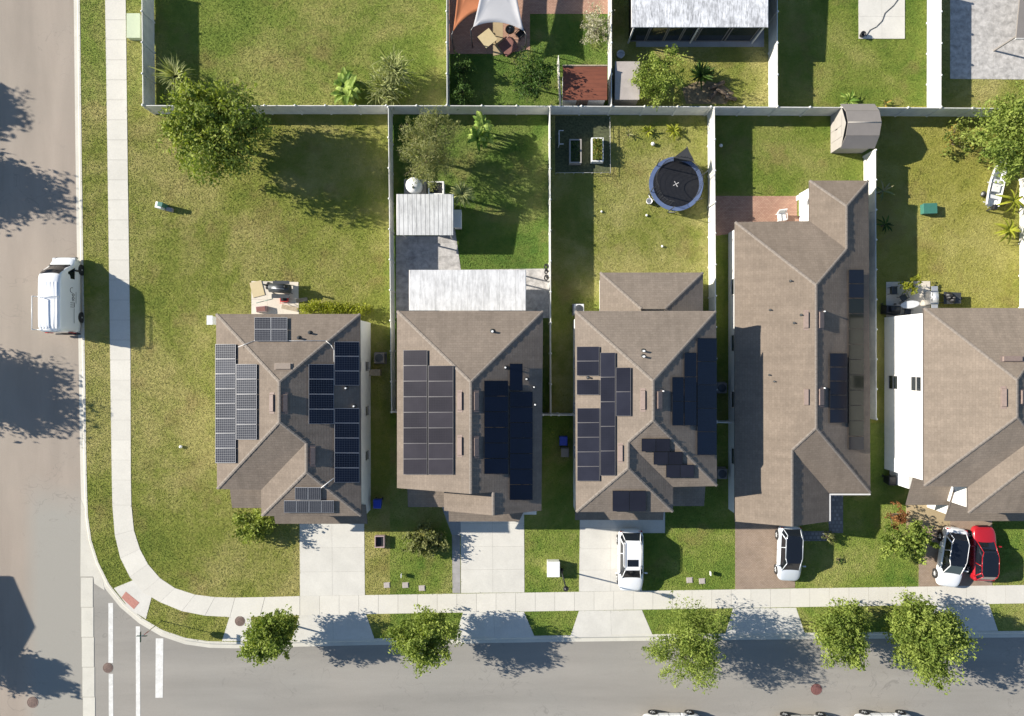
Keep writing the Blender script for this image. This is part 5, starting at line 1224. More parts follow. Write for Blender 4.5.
t = thing('trellis', 'small grey frame leaning by the fence left of the garden beds', 'trellis', W(559,138)); m = MB(); p = W(559,138,.8); p.z = 0
m.path([p+Vector((.35,.55,.9)), p+Vector((0,.55,.9)), p+Vector((0,-.5,.9)), p+Vector((.35,-.5,.9))], .035)
for yy in (.55,-.5): m.tube(p+Vector((0,yy,-.02)), p+Vector((0,yy,.9)), .03)
m.build('bar', X['stucco_grey'], t)
# trampoline
t = thing('trampoline', 'round trampoline with slate blue pad and dark safety net', 'trampoline', W(676,185,0)); p = W(676,184,.9); p.z = 0; rr = 2.12
m = MB(); N_ = 48
for i in range(N_):
    a, b = 2*math.pi*i/N_, 2*math.pi*(i+1)/N_
    q = [p+Vector((r*math.cos(w), r*math.sin(w), .9+dz)) for r, w, dz in ((rr-.32,a,.02),(rr,a,.03),(rr,b,.03),(rr-.32,b,.02))]
    m.slab(q, .04, 0, t=.5)
m.build('pad', X['bluepad'], t)
m = MB(); m.loft([[p+Vector(((rr-.3)*math.cos(a), (rr-.3)*math.sin(a), z)) for a in [i*math.pi/24 for i in range(48)]] for z in (.86,.88)], 0, .5, True, False); mat_ = m.build('mat', X['black'], t)
m = MB()
for an in (.5, 2.07): m.obox(p+Vector((-.0,.0,.885)), .5, .045, .006, an)
m.build('cross', X['fascia'], mat_)
for k in range(6):
    a = 2*math.pi*k/6+.3; q = p+Vector((math.cos(a)*(rr-.05), math.sin(a)*(rr-.05), 0)); o = q+Vector((math.cos(a)*.1, math.sin(a)*.1, 2.55)) if k != 1 else q+Vector((math.cos(a)*.6,math.sin(a)*.55,2.0))
    m = MB(); m.path([q, q+Vector((0,0,.9)), o], .035, 8); m.build('pole', X['dgrey'], t)
    m = MB(); q2 = p+Vector((math.cos(a+.3)*(rr-.1), math.sin(a+.3)*(rr-.1), 0)); m.path([q2+Vector((0,0,.88)), q2+Vector((0,0,.05)), q+Vector((0,0,.05))], .03, 6); m.build('leg', X['alu'], t)
m = MB(); n = 6; ang = [2*math.pi*k/n+.3 for k in range(n)]
def npnt(a, k, z): return p+Vector((math.cos(a)*(rr-.36), math.sin(a)*(rr-.36), z))
for k in range(n):      # a sagging net of crossing cords between the poles
    if k == 4: continue
    a, b = ang[k], ang[k]+2*math.pi/n
    for j in range(13):
        u = j/12; w = a+(b-a)*u; sag = .35*4*u*(1-u)
        m.tube(npnt(w,k,.95), npnt(w,k,2.45-sag), .007, .007, 3, caps=False)
    for z in range(7):
        pts = [npnt(a+(b-a)*i/8, k, .95+(1.5-.35*4*(i/8)*(1-i/8))*z/6) for i in range(9)]; m.path(pts, .007 if z < 6 else .02, 3)
m.build('safety_net', X['net'], t)
m = MB(); a = ang[1]; q = [npnt(a-.45,0,2.2), p+Vector((math.cos(a)*(rr+.5), math.sin(a)*(rr+.45), 2.05)), npnt(a+.5,0,2.15), npnt(a+.35,0,1.05), npnt(a-.3,0,1.05)]
m.slab([q[0],q[1],q[2],q[3]], .01); m.build('net_flap', X['net'], t)
G_B = 'toys scattered on the trampoline lawn'
for px_, py_, lab, r in ((652.5,144.5,'white ball on the lawn above the trampoline',.16),(601.5,211.8,'small white toy at the shadow edge left of the trampoline',.09),(646.5,215.5,'pale toy on the lawn below left of the trampoline',.1),(662,246.5,'tiny white toy lying in the open grass behind the house extension',.1)):
    p = W(px_,py_); o = thing('ball', lab, 'toy ball', p, G_B); m = MB(); m.lathe(p, [(.15*r,0),(.75*r,.3*r),(r,r),(.75*r,1.7*r),(.15*r,2*r)], 14); m.build('shell', X['white_paint'], o)
p = W(648.5,202); o = thing('bucket', 'small white bucket at the trampoline rim', 'bucket', p); m = MB(); m.lathe(p, [(.18,0),(.25,.4),(.22,.4),(.16,.1),(.01,.08)], 16); m.build('pail', X['white_paint'], o); m = MB(); m.path([p+Vector((.24*math.cos(a),0,.38+.2*math.sin(a))) for a in [i*math.pi/6 for i in range(7)]], .012); m.build('handle', X['dgrey'], o)
p = W(720.5,146); o = thing('ball', 'white ball in the dark strip right of the trampoline fence', 'toy ball', p, G_B); m = MB(); m.lathe(p, [(.02,0),(.1,.04),(.14,.14),(.1,.24),(.02,.28)], 12); m.build('shell', X['white_paint'], o)
def aircon(label, px, py, s=.78, mt='resin'):
    p = W(px,py,.75); p.z = 0; t = thing('air_conditioner', label, 'air conditioner', p); m = MB(); m.obox(p, s+.15, s+.15, .08); m.build('base', X['resin'], t)
    m = MB(); m.obox(p+Vector((0,0,.081)), s, s, .7); m.build('body', X[mt], t, bevel=.04); m = MB(); m.lathe(p+Vector((0,0,.782)), [(s*.42,0),(s*.42,.02),(s*.36,.035),(.02,.05)], 18); m.build('fan_guard', X['dgrey'], t)
aircon('grey air conditioner at the rear left corner of the trampoline house', 579,309, .78, 'stucco_grey')
aircon('grey air conditioner in the shaded gap right of the corner house', 379,358); aircon('dim air conditioner beside the right wall of the SUV house', 722,388); aircon('grey air conditioner low in the gap by the SUV house porch', 722.5,474)
t = thing('wood_pile', 'weathered crate stack against the right wall of the corner house', 'crate', W(374,373)); p = W(374,372.5,.6); p.z = 0
m = MB()
for k in range(5): m.obox(p+Vector((0,-.2+.1*k,0)), .95, .085, .55)
m.build('crate', X['wood_raw'], t); m = MB(); m.obox(p+Vector((0,0,.551)), .9, .5, .05); m.build('lid', X['wood_raw'], t)

# single storey house back yard
slabs('patio', [(714,196),(797,196),(797,216),(714,224)], 1, 1, X['red_paver'], .02); slabs('patio', [(714,216),(811,216),(811,224),(714,236)], 1, 1, X['red_paver'], .024)
def chair(label, px, py, rot, mat, group=None, kind='patio_chair', z=.03, s=1.):
    p = W(px,py,.5); t = thing(kind, label, 'chair', (0,0,0), group); m = MB(); m.obox((0,0,.38), .52*s, .52*s, .07); m.build('seat', X[mat], t, bevel=.02)
    m = MB(); m.hexa([(-.26*s,.2*s,.45),(.26*s,.2*s,.45),(.26*s,.26*s,.45),(-.26*s,.26*s,.45),(-.24*s,.32*s,.95),(.24*s,.32*s,.95),(.24*s,.38*s,.95),(-.24*s,.38*s,.95)]); m.build('backrest', X[mat], t)
    for sx in (-1,1):
        for sy in (-1,1): m = MB(); m.tube((sx*.23*s,sy*.22*s,0),(sx*.22*s,sy*.2*s,.38),.025); m.build('leg', X[mat], t)
        m = MB(); m.path([(sx*.27*s,-.2*s,.4),(sx*.27*s,-.22*s,.63),(sx*.27*s,.28*s,.65)],.025); m.build('armrest', X[mat], t)
    t.location = (p.x,p.y,z); t.rotation_euler = (0,0,rot); ORG[t] = Vector(t.location); return t
chair('white armchair on the red paver patio by the single storey house', 782,216.5, .15, 'white_paint', s=1.3)
# grey resin shed on the fence line
t = thing('resin_shed', 'grey resin shed with gabled roof straddling the fence corner', 'shed', W(853,140)); zb = 1.75; zr = 2.55
xl, xr = W(847,128,zr).x, W(880.5,128,zr).x
yr = W(0,122.5,zr).y; ys = W(0,148,zb).y; yn = 2*yr-ys
m = MB(); m.prism([(xl-.15+.1,ys+.12),(xr-.12,ys+.12),(xr-.12,yn-.12),(xl-.05,yn-.12)], -.02, zb)
for x in (xl-.05, xr-.12): m.poly([(x,ys+.12,zb),(x,yr,zr-.06),(x,yn-.12,zb)] if x > xl else [(x,yn-.12,zb),(x,yr,zr-.06),(x,ys+.12,zb)])
m.build('wall', X['resin_light'], t)
m = MB()
k1 = (yr-ys)*.55
for s in (1, -1):
    e = ys if s > 0 else yn
    mid = (yr-k1*s, zr-.2); 
    m.slab([(xl-.1,e,zb-.06),(xr,e,zb-.06),(xr,mid[0],mid[1]),(xl-.0,mid[0],mid[1])], .05)
    m.slab([(xl-.0,mid[0],mid[1]),(xr,mid[0],mid[1]),(xr+.06,yr,zr),(xl+.06,yr,zr)], .05)
rf = m.build('roof', X['resin'], t); m = MB(); m.tube((xl+.05,yr,zr+.05),(xr+.05,yr,zr+.05),.045); m.build('ridge_cap', X['resin_light'], rf)
m = MB(); x = xl-.075
for yy in (-.42,.42): m.box(x, x+.02, yr+yy-.4, yr+yy+.4, .1, 1.85)
d_ = m.build('door', X['resin_light'], t); m = MB(); m.box(x-.03,x-.001,yr-.06,yr-.02,.9,1.2); m.build('handle', X['black'], d_)

# right hand yard
slabs('patio', [(886,282),(930,281),(930,322),(886,322)], 2, 2, X['patio'], .03)
chair('black mesh chair at the left of the white rear patio slab', 894,290.5, 1.6, 'dgrey', 'dark chairs on the white rear patio', s=1.1)
chair('dark chair tucked at the top of the cloth covered table', 904,297.5, .6, 'dgrey', 'dark chairs on the white rear patio')
t = thing('patio_table', 'oval pale topped table on the shaded rear patio', 'table', W(909,306)); p = W(910,304.5,.74); p.z = .03
m = MB(); m.loft([[p+Vector((.75*r*math.cos(a), .3*r*math.sin(a)+.08*math.cos(a), z)) for a in [i*math.pi/12 for i in range(24)]] for r, z in ((.97,.68),(1,.7),(.98,.74))], 0, .5, True, False); m.build('tabletop', X['stucco_grey'], t)
for sx in (-.45,.45):
    for sy in (-.16,.16): m = MB(); m.tube(p+Vector((sx,sy,0)), p+Vector((sx*.9,sy,.69)), .03); m.build('leg', X['dgrey'], t)
t = thing('barbecue_grill', 'black covered barbecue grill on the white rear patio by the house corner', 'barbecue', W(895,310)); p = W(895,309,1.); p.z = .03
m = MB(); m.hexa([p+Vector(v_) for v_ in ((-.65,-.35,0),(.6,-.45,0),(.65,.3,0),(-.6,.38,0),(-.6,-.3,.85),(.52,-.4,.85),(.58,.24,.85),(-.55,.3,.85))]); m.build('cover', X['black'], t, bevel=.06); m = MB(); m.tube(p+Vector((-.35,0,.86)), p+Vector((.35,-.05,.86)), .22, .22, 14); m.build('hood', X['black'], t)
for sx in (-.55,.5): m = MB(); m.tube(p+Vector((sx,.42,.1)), p+Vector((sx,.5,.1)), .1); m.build('wheel', X['rubber'], t)
chair('dark chair below the oval table near the roof edge', 908,312, 3.0, 'dgrey', 'dark chairs on the white rear patio')
t = thing('barbecue_grill', 'shiny steel barbecue grill at the right end of the rear patio', 'barbecue', W(935,302)); p = W(936,297.5,1.); p.z = 0
m = MB(); m.obox(p, .62, 1.05, .82); m.build('cabinet', X['steel'], t, bevel=.03); m = MB(); m.loft([[p+Vector((.3*math.cos(a)*.95, yy, .83+.3*math.sin(a))) for a in [i*math.pi/8 for i in range(9)]] for yy in (-.4,.4)], 0, .5, True, True); m.build('hood', X['alu'], t)
for yy in (-.72,.72): m = MB(); m.obox(p+Vector((0,yy,.8)), .5, .36, .04); m.build('shelf', X['alu'], t)
m = MB(); m.tube(p+Vector((-.34,-.3,1.0)), p+Vector((-.34,.3,1.0)), .02); m.build('handle', X['black'], t)
t = thing('wheelbarrow', 'dark wheelbarrow full of black bags on the grass behind the rightmost house', 'wheelbarrow', W(952,300)); p = W(952,298,.6); p.z = 0
m = MB(); m.hexa([p+Vector(v_) for v_ in ((-.4,-.3,.25),(.45,-.25,.25),(.45,.25,.25),(-.4,.3,.25),(-.65,-.48,.6),(.7,-.42,.62),(.7,.42,.62),(-.65,.48,.6))]); m.build('tray', X['dgrey'], t)
m = MB(); m.tube(p+Vector((.85,-.05,.2)), p+Vector((.85,.05,.2)), .2, .2, 16); m.build('wheel', X['rubber'], t)
for s in (-1,1): m = MB(); m.path([p+Vector((.85,s*.06,.2)), p+Vector((-.4,s*.33,.3)), p+Vector((-1.1,s*.36,.6))], .022); m.build('handle', X['dgrey'], t); m = MB(); m.tube(p+Vector((-.4,s*.33,0)), p+Vector((-.35,s*.32,.3)), .022); m.build('leg', X['dgrey'], t)
m = MB()
for _ in range(5): 
    c = p+Vector((R.uniform(-.35,.4), R.uniform(-.2,.25), .58)); r = R.uniform(.2,.32); m.lathe(c, [(r*.3,-.1),(r,.02),(r*.9,.16),(r*.3,.3),(.02,.36)], 9)
m.build('load', X['black'], t)
# skiff with outboard on a low trolley
t = thing('skiff', 'small white skiff with dark outboard motor beside the right fence', 'boat'); m = MB(); L = 3.9
st = [(0,.5,.3,.75),(.25,.56,.22,.72),(.5,.56,.2,.72),(.72,.46,.24,.76),(.88,.27,.36,.84),(.97,.09,.55,.9),(1,.02,.66,.92)]
rings = [[Vector(v_) for v_ in ((0,L*u,zb_),(w_*.75,L*u,zb_+.06),(w_,L*u,zt_),(w_*.93,L*u,zt_+.02),(w_*.68,L*u,zb_+.13),(0,L*u,zb_+.09),(-w_*.68,L*u,zb_+.13),(-w_*.93,L*u,zt_+.02),(-w_,L*u,zt_),(-w_*.75,L*u,zb_+.06))] for u, w_, zb_, zt_ in st]
m.loft(rings, 0, .5); m.build('hull', X['white_paint'], t)
for u, w_ in ((.18,.46),(.5,.48)): m = MB(); m.box(-w_,w_,L*u-.14,L*u+.14,.6,.65); m.build('bench', X['stucco_grey'], t)
m = MB(); m.box(-.3,.3,L*.28,L*.44,.45,.72); m.build('cooler', X['stucco_white'], t, bevel=.03)
m = MB(); m.obox((0,-.22,.75), .3, .42, .4); m.build('outboard_motor', X['black'], t, bevel=.07); 
m = MB(); m.tube((0,-.22,.75),(0,-.3,.1),.06); m.path([(0,-.05,.95),(.1,.4,1.0)],.02); m.build('outboard_leg', X['dgrey'], t)
m = MB(); m.path([(-.5,.3,.2),(.5,.3,.2)],.03); m.path([(-.5,1.9,.18),(.5,1.9,.18)],.03); m.path([(0,-.1,.17),(0,L*.9,.17)],.035); m.build('trailer', X['alu'], t)
for s in (-1,1): m = MB(); m.tube((s*.56,.9,.22),(s*.7,.9,.22),.22,.22,16); wh = m.build('wheel', X['rubber'], t); m = MB(); m.tube((s*.66,.9,.22),(s*.72,.9,.22),.12); m.build('rim', X['alu'], wh)
t.location = W(991,206,.5); t.location.z = 0; t.rotation_euler = (0,0,-.22)
bx('storage_box', 'teal green lidded box standing on the dry lawn at the shadow edge', 'storage box', 930.5,208.3, 1.05,.78,.5,'bin_green', .03, lid='bin_green', bev=.04)

bin_('black bin at the lower end of the tall white side wall', 893, 481, 'black', 'black')
# ---------------------------------------------------------------- the yards across the rear fence
slabs('patio', [(448,-40),(500,-40),(500,54),(448,54)], 1, 1, X['red_paver'], .02); slabs('patio', [(500,-40),(530,-40),(530,50),(500,54)], 1, 1, X['red_paver'], .022); slabs('patio', [(530,-40),(610,-40),(610,14),(530,14)], 1, 1, X['red_paver'], .024)
slabs('path', [(492,4),(503,4),(503,54),(493,56)], 1, 1, X['sand'], .03)
def sail(label, pts, mat, posts, group=None):      # pts: [(px,py,z)] corners; edges bow inwards
    P = [W(*p) for p in pts]; c = sum(P, Vector())/len(P); t = thing('shade_sail', label, 'shade sail', (c.x,c.y,0), group); n = len(P); E_ = []
    for i in range(n):
        a, b = P[i], P[(i+1)%n]
        for k in range(10):
            u = k/10; E_.append(a.lerp(b,u)+(c-(a+b)/2)*(.3*4*u*(1-u))*.5)
    m = MB(); b0 = len(m.v); N_ = len(E_); rows = 7
    for r in range(rows):
        for e in E_: q = c+(e-c)*(1-r/rows); m.v.append(tuple(q-Vector((0,0,.12*math.sin(math.pi*r/rows)))))
    m.v.append(tuple(c-Vector((0,0,.05))))
    for r in range(rows-1):
        for i in range(N_): j=(i+1)%N_; m.face((r*N_+i,r*N_+j,(r+1)*N_+j,(r+1)*N_+i),0,.5,sm=True)
    for i in range(N_): j=(i+1)%N_; m.face(((rows-1)*N_+i,(rows-1)*N_+j,rows*N_),0,.5,sm=True)
    o = m.build('sail_cloth', X[mat], t); md = o.modifiers.new('Solidify','SOLIDIFY'); md.thickness = .01
    for k in posts:
        d = (P[k]-c); d.z = 0; q = P[k]+d.normalized()*.35; m = MB(); m.tube((q.x,q.y,-.05),(q.x,q.y,P[k].z+.1),.045,.04,8); m.build('pole', X['dgrey'], t); m = MB(); m.tube(P[k], (q.x,q.y,P[k].z+.03), .012,.012,5); m.build('rope', X['fascia'], t)
sail('pale grey shade sail stretched over the brick patio', [(473,27,2.7),(524,31,2.5),(512,-60,3.),(486,-62,3.)], 'sail', (0,1), 'shade sails over the brick patio')
sail('orange brown shade sail beside the pale one at the fence', [(453,31,2.4),(487,9,2.5),(484,-50,2.6),(458,-55,2.6)], 'orange', (0,), 'shade sails over the brick patio')
t = thing('patio_table', 'square tan table turned diagonally on the brick patio', 'table', W(487.5,38)); p = W(487.5,38,.74); p.z = .02
m = MB(); m.obox(p+Vector((0,0,.68)), 1.12, 1.12, .05, .66); m.build('tabletop', X['tan_top'], t)
for i in range(4): a = .66+math.pi/4+i*math.pi/2; m = MB(); m.tube(p+Vector((.62*math.cos(a),.62*math.sin(a),0)), p+Vector((.62*math.cos(a),.62*math.sin(a),.68)), .04); m.build('leg', X['wood_raw'], t)
t = thing('floor_cushion', 'large dark red brown square cushion lying right of the tan table', 'cushion', W(508,47)); p = W(508,47); p.z=.024
m = MB(); m.obox(p, 1.2,1.2,.16,.66); m.build('pad', X['cush'], t, bevel=.06)
m = MB(); m.obox(p+Vector((0,0,.161)), .1,.1,.02,.66); m.build('button', X['cush'], t)
t = thing('barbecue_grill', 'black kettle barbecue under the edge of the pale shade sail', 'barbecue', W(510,30)); p = W(510,30,.8); p.z = .024
m = MB(); m.lathe(p+Vector((0,0,.55)), [(.05,0),(.28,.1),(.36,.3),(.37,.32),(.3,.48),(.05,.58)], 20); m.build('kettle', X['black'], t)
for i in range(3): a = i*2.09; m = MB(); m.tube(p+Vector((.4*math.cos(a),.4*math.sin(a),0)), p+Vector((.2*math.cos(a),.2*math.sin(a),.62)), .02); m.build('leg', X['alu'], t)
m = MB(); m.tube(p+Vector((-.08,0,1.15)), p+Vector((.08,0,1.15)), .02); m.build('handle', X['alu'], t)
chair('black patio chair right of the kettle barbecue', 520,34, -.8, 'black', 'black chairs on the brick patio', z=.024)
chair('black patio chair partly under the pale sail by the path', 516,22, .4, 'black', 'black chairs on the brick patio', z=.024)
# red board shed
t = thing('board_shed', 'low shed with dark red board roof behind the rear fence', 'shed', W(585,90)); zt = 2.0
a, b = W(563,66.5,zt+.15), W(607,100,zt-.05); m = MB()
m.slab([(a.x,b.y,zt-.1),(b.x,b.y,zt-.1),(b.x,a.y,zt+.08),(a.x,a.y,zt+.08)], .08); m.build('roof', X['wood_red'], t)
m = MB(); m.prism([(a.x+.1,b.y+.12),(b.x-.1,b.y+.12),(b.x-.1,a.y-.1),(a.x+.1,a.y-.1)], -.02, zt-.11); m.build('wall', X['stucco_grey'], t)
opening(t, (a.x+1.1,b.y+.12), (a.x+2.,b.y+.12), 0, 1.75, 'door')
m = MB(); m.box(a.x-.02,b.x+.02,a.y+.02,a.y+.12,zt+.02,zt+.2); m.build('fascia_board', X['wood_raw'], t)
t = thing('trellis', 'pale wooden trellis panel standing left of the red board shed', 'trellis', W(559,80)); p0, p1 = W(558.5,56,1.6), W(561,104,1.6); p0.z = p1.z = 0; m = MB()
for k in range(9): q = p0.lerp(p1, k/8); m.box(q.x-.03,q.x+.03,q.y-.03,q.y+.03,-.02,1.65)
for z in (.3,.8,1.3,1.62): m.path([p0+Vector((0,0,z)), p1+Vector((0,0,z))], .03, 4)
m.build('lattice', X['stucco_cream'], t)
# covered lanai
t = patio_roof('lanai', 'long white metal lanai roof with black streaks at the top edge', 632,-60,768,27, 2.9,3.1, 'metal_streak', [], 'lanai')
a, b = W(632,-60,2.9), W(768,27,2.9); m = MB(); m.prism([(a.x+.25,b.y+.3),(b.x-.25,b.y+.3),(b.x-.25,a.y),(a.x+.25,a.y)], -.02, 2.7); m.build('wall', X['blackframe'], t)
for u0, u1, kk in ((.03,.14,0),(.16,.28,1),(.3,.4,1),(.42,.52,0),(.54,.74,0),(.77,.96,0)): opening(t, (a.x+(b.x-a.x)*u0,b.y+.3), (a.x+(b.x-a.x)*u1,b.y+.3), .12, 2.4, 'window', False, 'resin')
for u in (.02,.5,.98): m = MB(); x = a.x+(b.x-a.x)*u; m.box(x-.05,x+.05,b.y+.08,b.y+.18,-.02,2.75); m.build('post', X['fascia'], t)
struct(slabs('patio', [(636,30),(764,30),(764,47),(636,47)], 1, 1, X['patio_shade'], .02))
t = thing('low_shed', 'small square shed with stained whitish flat roof behind the fence', 'shed', W(628,84)); a, b = W(615,62,1.5), W(639.5,99.5,1.5)
m = MB(); m.slab([(a.x,b.y,1.42),(b.x,b.y,1.42),(b.x,a.y,1.55),(a.x,a.y,1.55)], .06); m.build('roof', X['mottled'], t); m = MB(); m.prism([(a.x+.06,b.y+.06),(b.x-.06,b.y+.06),(b.x-.06,a.y-.06),(a.x+.06,a.y-.06)], -.02, 1.41); m.build('wall', X['resin_light'], t)
m = MB(); m.box(b.x-.058,b.x-.03,b.y+.5,b.y+1.4,.05,1.3); m.build('door', X['resin'], t)
p = W(620,56); o = thing('bucket', 'pale round tub above the stained flat roofed shed', 'bucket', p); m = MB(); m.lathe(p, [(.24,0),(.32,.4),(.28,.4),(.2,.1),(.01,.08)], 16); m.build('pail', X['stucco_grey'], o); m = MB(); m.path([p+Vector((.3*math.cos(a),0,.38+.2*math.sin(a))) for a in [i*math.pi/6 for i in range(7)]], .012); m.build('handle', X['dgrey'], o)
sheet('mulch', [(682,88),(700,80),(722,84),(734,93),(726,104),(686,104)], .012, X['bark_mulch'])
G_L = 'cut logs heaped on the mulch behind the fence'
for px_, py_, an, L, lab in ((716,86,.4,1.3,'thick log lying uppermost in the heap behind the agave'),(722,93,-.5,1.1,'log slanting down right in the heap behind the agave'),(712,96,.9,.8,'short log at the left of the heap by the agave'),(730,99,-.2,.9,'log at the lower right end of the heap')):
    p = W(px_,py_); d = Vector((math.cos(an),math.sin(an),0))*L/2; o = thing('log', lab, 'log', p, G_L); m = MB(); c = p+Vector((0,0,.17)); m.tube(c-d, c+d, .17, .15, 10); m.build('bark', X['bark'], o); m = MB(); m.tube(c-d*1.005, c-d, .14, .14, 10); m.tube(c+d, c+d*1.005, .13, .13, 10); m.build('cut_end', X['wood_raw'], o)
# lawn slab and grey yard
slabs('patio', [(858,-50),(904.5,-50),(904.5,39),(858.5,39)], 2, 4, X['drive'], .05)
p = W(861,36); o = thing('bucket', 'dark pot on the lower left corner of the lawn slab', 'bucket', p); m = MB(); m.lathe(p+Vector((0,0,.05)), [(.16,0),(.22,.35),(.18,.35),(.12,.1),(.01,.08)], 14); m.build('pail', X['black'], o)
m = MB(); m.path([p+Vector((.22*math.cos(a),.0,.38+.15*math.sin(a))) for a in [i*math.pi/6 for i in range(7)]], .012); m.build('handle', X['dgrey'], o)
o = thing('cable_shadow', 'thin dark cable standing in for line shadow across the pale lawn slab', 'cable_shadow', W(880,20)); m = MB(); m.path([W(902,-6,.07),W(893,6,.07),W(885,13,.07),W(882,21,.07),W(876,27,.07),W(870,30,.07),W(866,36,.07)], .03, 5); m.build('cord', X['dgrey'], o)  # dark cord paints the line shadow onto the slab
slabs('patio', [(950,-50),(1080,-50),(1080,80),(950,79)], 3, 3, X['patio_old'], .02)
t = thing('porch_roof_corner', 'small brown shingled roof corner at the top right edge', 'porch roof', W(1020,30)); a, b = W(1016,38,2.6), W(1075,-50,2.6); m = MB()
m.slab([(a.x,a.y,2.5),(b.x,a.y+.1,2.5),(b.x,b.y,3.4),(a.x,b.y,3.4)], .12); m.build('roof', X['resin'], t); m = MB(); m.box(a.x+.1,a.x+.22,a.y+.15,a.y+.27,-.02,2.5); m.build('post', X['resin'], t); m = MB(); m.box(a.x,b.x,a.y-.06,a.y-.005,2.46,2.62); m.build('fascia', X['fascia'], t)
# houses outside the frame whose shadows fall into it
def far_house(label, x0, x1, y0, y1, E, mat, rx, pit=.41, group='houses outside the frame'):     # world rectangle, hip roof
    t = thing('house', label, 'house', ((x0+x1)/2,(y0+y1)/2,0), group); hw = (y1-y0)/2; zr = E+hw*pit; ym = (y0+y1)/2
    a, b, c, d = (x0,y0,E),(x1,y0,E),(x1,y1,E),(x0,y1,E); e, f = (x0+rx,ym,zr),(x1-rx,ym,zr)
    roof_build('roof', [[a,b,f,e],[c,d,e,f]]+([[b,c,f],[d,a,e]] if rx else []), 'sh1', t); w = .35
    walls_build([(x0+w,y0+w),(x1-w,y0+w),(x1-w,y1-w),(x0+w,y1-w)], E-.02, X[mat], t, [] if rx else [[(xx,y0+w,E-.03),(xx,y1-w,E-.03),(xx,ym,zr-.2)] for xx in (x0+w,x1-w)])
    side_windows(t, x1-w, y0, y1, (.9,)+((3.7,) if E > 4 else ()), 2); front_windows(t, x0, x1, y0+w, (.9,)+((3.7,) if E > 4 else ()), 3); opening(t, (x1-w,(y0+y1)/2-.5), (x1-w,(y0+y1)/2+.4), 0, 2.1, 'door')
    return t
s_ = lambda px, py: W(px, py)
p0, p1 = W(-262,634), W(-124,544)
far_house('two storey house across the side road casting the peaked shadow', p0.x, p1.x, p0.y, p1.y, 5.4, 'stucco_cream', 0, .25)
p0, p1 = W(-260,830), W(-140,672)
far_house('two storey house across the side road at the lower left', p0.x, p1.x, p0.y, p1.y, 5.4, 'stucco_grey', 4.)
p0, p1 = W(225,-35), W(375,-170)
far_house('house beyond the top edge shading the big top left lawn', p0.x, p1.x, p0.y, p1.y, 4.0, 'stucco_white', 4.)

# ---------------------------------------------------------------- light and camera
sc = bpy.context.scene
wd = bpy.data.worlds.new('World'); sc.world = wd; wd.use_nodes = True
N, L = wd.node_tree.nodes, wd.node_tree.links; N.clear()
sky = N.new('ShaderNodeTexSky'); sky.sky_type = 'NISHITA'; sky.sun_disc = False
SD = Vector((1.96, -.48, -1.)).normalized()          # direction the sunlight travels
sky.sun_elevation = math.asin(-SD.z); sky.sun_rotation = math.atan2(-SD.x, -SD.y)
sky.air_density = 1.; sky.dust_density = .3; sky.ozone_density = 2.5
bg = N.new('ShaderNodeBackground'); bg.inputs['Strength'].default_value = .074; out = N.new('ShaderNodeOutputWorld')
L.new(sky.outputs[0], bg.inputs[0]); L.new(bg.outputs[0], out.inputs[0])
sl = bpy.data.lights.new('sun', 'SUN'); sl.energy = 4.75; sl.angle = math.radians(.5); sl.color = (1., .93, .82)
so = bpy.data.objects.new('sun', sl); C.objects.link(so); so.rotation_euler = SD.to_track_quat('-Z', 'Y').to_euler(); so.location = (-40, 10, 60)
cd = bpy.data.cameras.new('camera'); co = bpy.data.objects.new('camera', cd); C.objects.link(co); co.location = (0, 0, HC)
cd.sensor_width = 36; cd.lens = HC*S*36/1024; cd.clip_end = 3000; cd.clip_start = .5
sc.camera = co
vs = sc.view_settings; vs.view_transform = 'Standard'; vs.look = 'None'; vs.gamma = 1.; vs.use_curve_mapping = False; vs.exposure = 1.
GRASS = 2.4
# ---------------------------------------------------------------- grass blades on the lawns
import numpy as np
def raster(polys, x0, y0, w, h, sc_):
    yy, xx = np.mgrid[0:h, 0:w]; X_ = x0+(xx+.5)/sc_; Y_ = y0+(yy+.5)/sc_; M_ = np.zeros((h, w), bool)
    for p in polys:
        ax = [q[0] for q in p]; ay = [q[1] for q in p]
        i0, i1 = max(0, int((min(ax)-x0)*sc_)-1), min(w, int((max(ax)-x0)*sc_)+2); j0, j1 = max(0, int((min(ay)-y0)*sc_)-1), min(h, int((max(ay)-y0)*sc_)+2)
        if i1 <= i0 or j1 <= j0: continue
        xs, ys = X_[j0:j1, i0:i1], Y_[j0:j1, i0:i1]; ins = np.zeros(xs.shape, bool); n = len(p)
        for k in range(n):
            (xa, ya), (xb, yb) = p[k][:2], p[(k+1) % n][:2]
            if ya == yb: continue
            ins ^= ((ya > ys) != (yb > ys)) & (xs < (xb-xa)*(ys-ya)/(yb-ya)+xa)
        M_[j0:j1, i0:i1] |= ins
    return M_
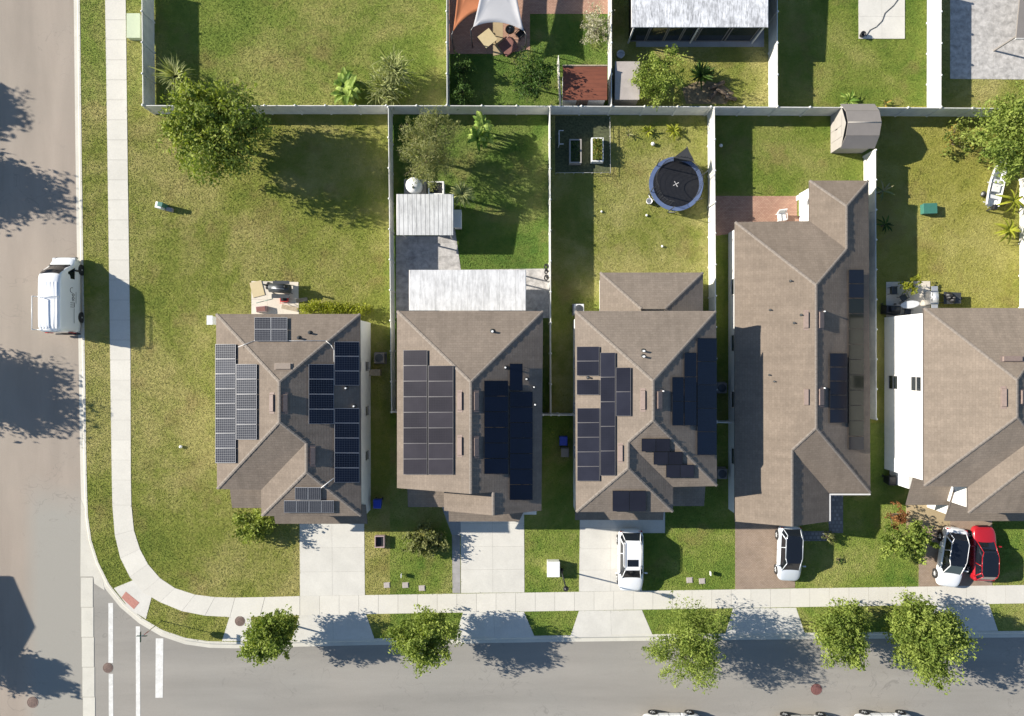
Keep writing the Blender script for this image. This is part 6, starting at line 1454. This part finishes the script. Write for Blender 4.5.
hard = list(HARD)+[[SL[i], SL[i+1], SR[i+1], SR[i]] for i in range(len(SL)-1)]
hard += [[(114,588),(136,579),(153,592),(146,619),(130,609)], [(231,612),(222,641),(252,641),(251,617),(247,613)], [(682,88),(700,80),(722,84),(734,93),(726,104),(686,104)], [(555,115.5),(609.8,116),(610.2,172),(555,172.5)]]
x0_, y0_, sc_ = -10, -12, 3.; w_, h_ = int(1044*sc_), int(740*sc_)
HM = raster(hard, x0_, y0_, w_, h_, sc_)
rng = np.random.default_rng(3)
for k, (pts, mt) in lawns.items():
    LM = raster([pts], x0_, y0_, w_, h_, sc_) & ~HM
    jj, ii = np.nonzero(LM)
    if not len(jj): continue
    n = int(len(jj)/sc_**2*GRASS)
    s = rng.integers(0, len(jj), n)
    px = x0_+(ii[s]+rng.random(n))/sc_+rng.normal(0, .45, n); py = y0_+(jj[s]+rng.random(n))/sc_+rng.normal(0, .45, n)
    bx_, by_ = (px-CX)/S, (CY-py)/S
    a = rng.random(n)*6.2832; ln = .05+.05*rng.random(n); lean = .7+.75*rng.random(n); wd_ = .018+.026*rng.random(n)
    dx, dy = np.cos(a), np.sin(a)
    V3 = np.empty((n, 3, 3))
    for q, sg in ((0, -1), (1, 1)):
        V3[:, q, 0] = bx_-dy*wd_*sg/1; V3[:, q, 1] = by_+dx*wd_*sg/1; V3[:, q, 2] = -.005
    V3[:, 2, 0] = bx_+dx*ln*np.sin(lean); V3[:, 2, 1] = by_+dy*ln*np.sin(lean); V3[:, 2, 2] = ln*np.cos(lean)
    me = bpy.data.meshes.new('grass'); me.vertices.add(3*n); me.loops.add(3*n); me.polygons.add(n)
    me.vertices.foreach_set('co', V3.ravel()); me.loops.foreach_set('vertex_index', np.arange(3*n, dtype=np.int32))
    me.polygons.foreach_set('loop_start', np.arange(0, 3*n, 3, dtype=np.int32)); me.polygons.foreach_set('loop_total', np.full(n, 3, dtype=np.int32)) if False else None
    me.update(calc_edges=True); me.materials.append(X[mt]); o = bpy.data.objects.new('grass', me); C.objects.link(o); o['kind'] = 'stuff'
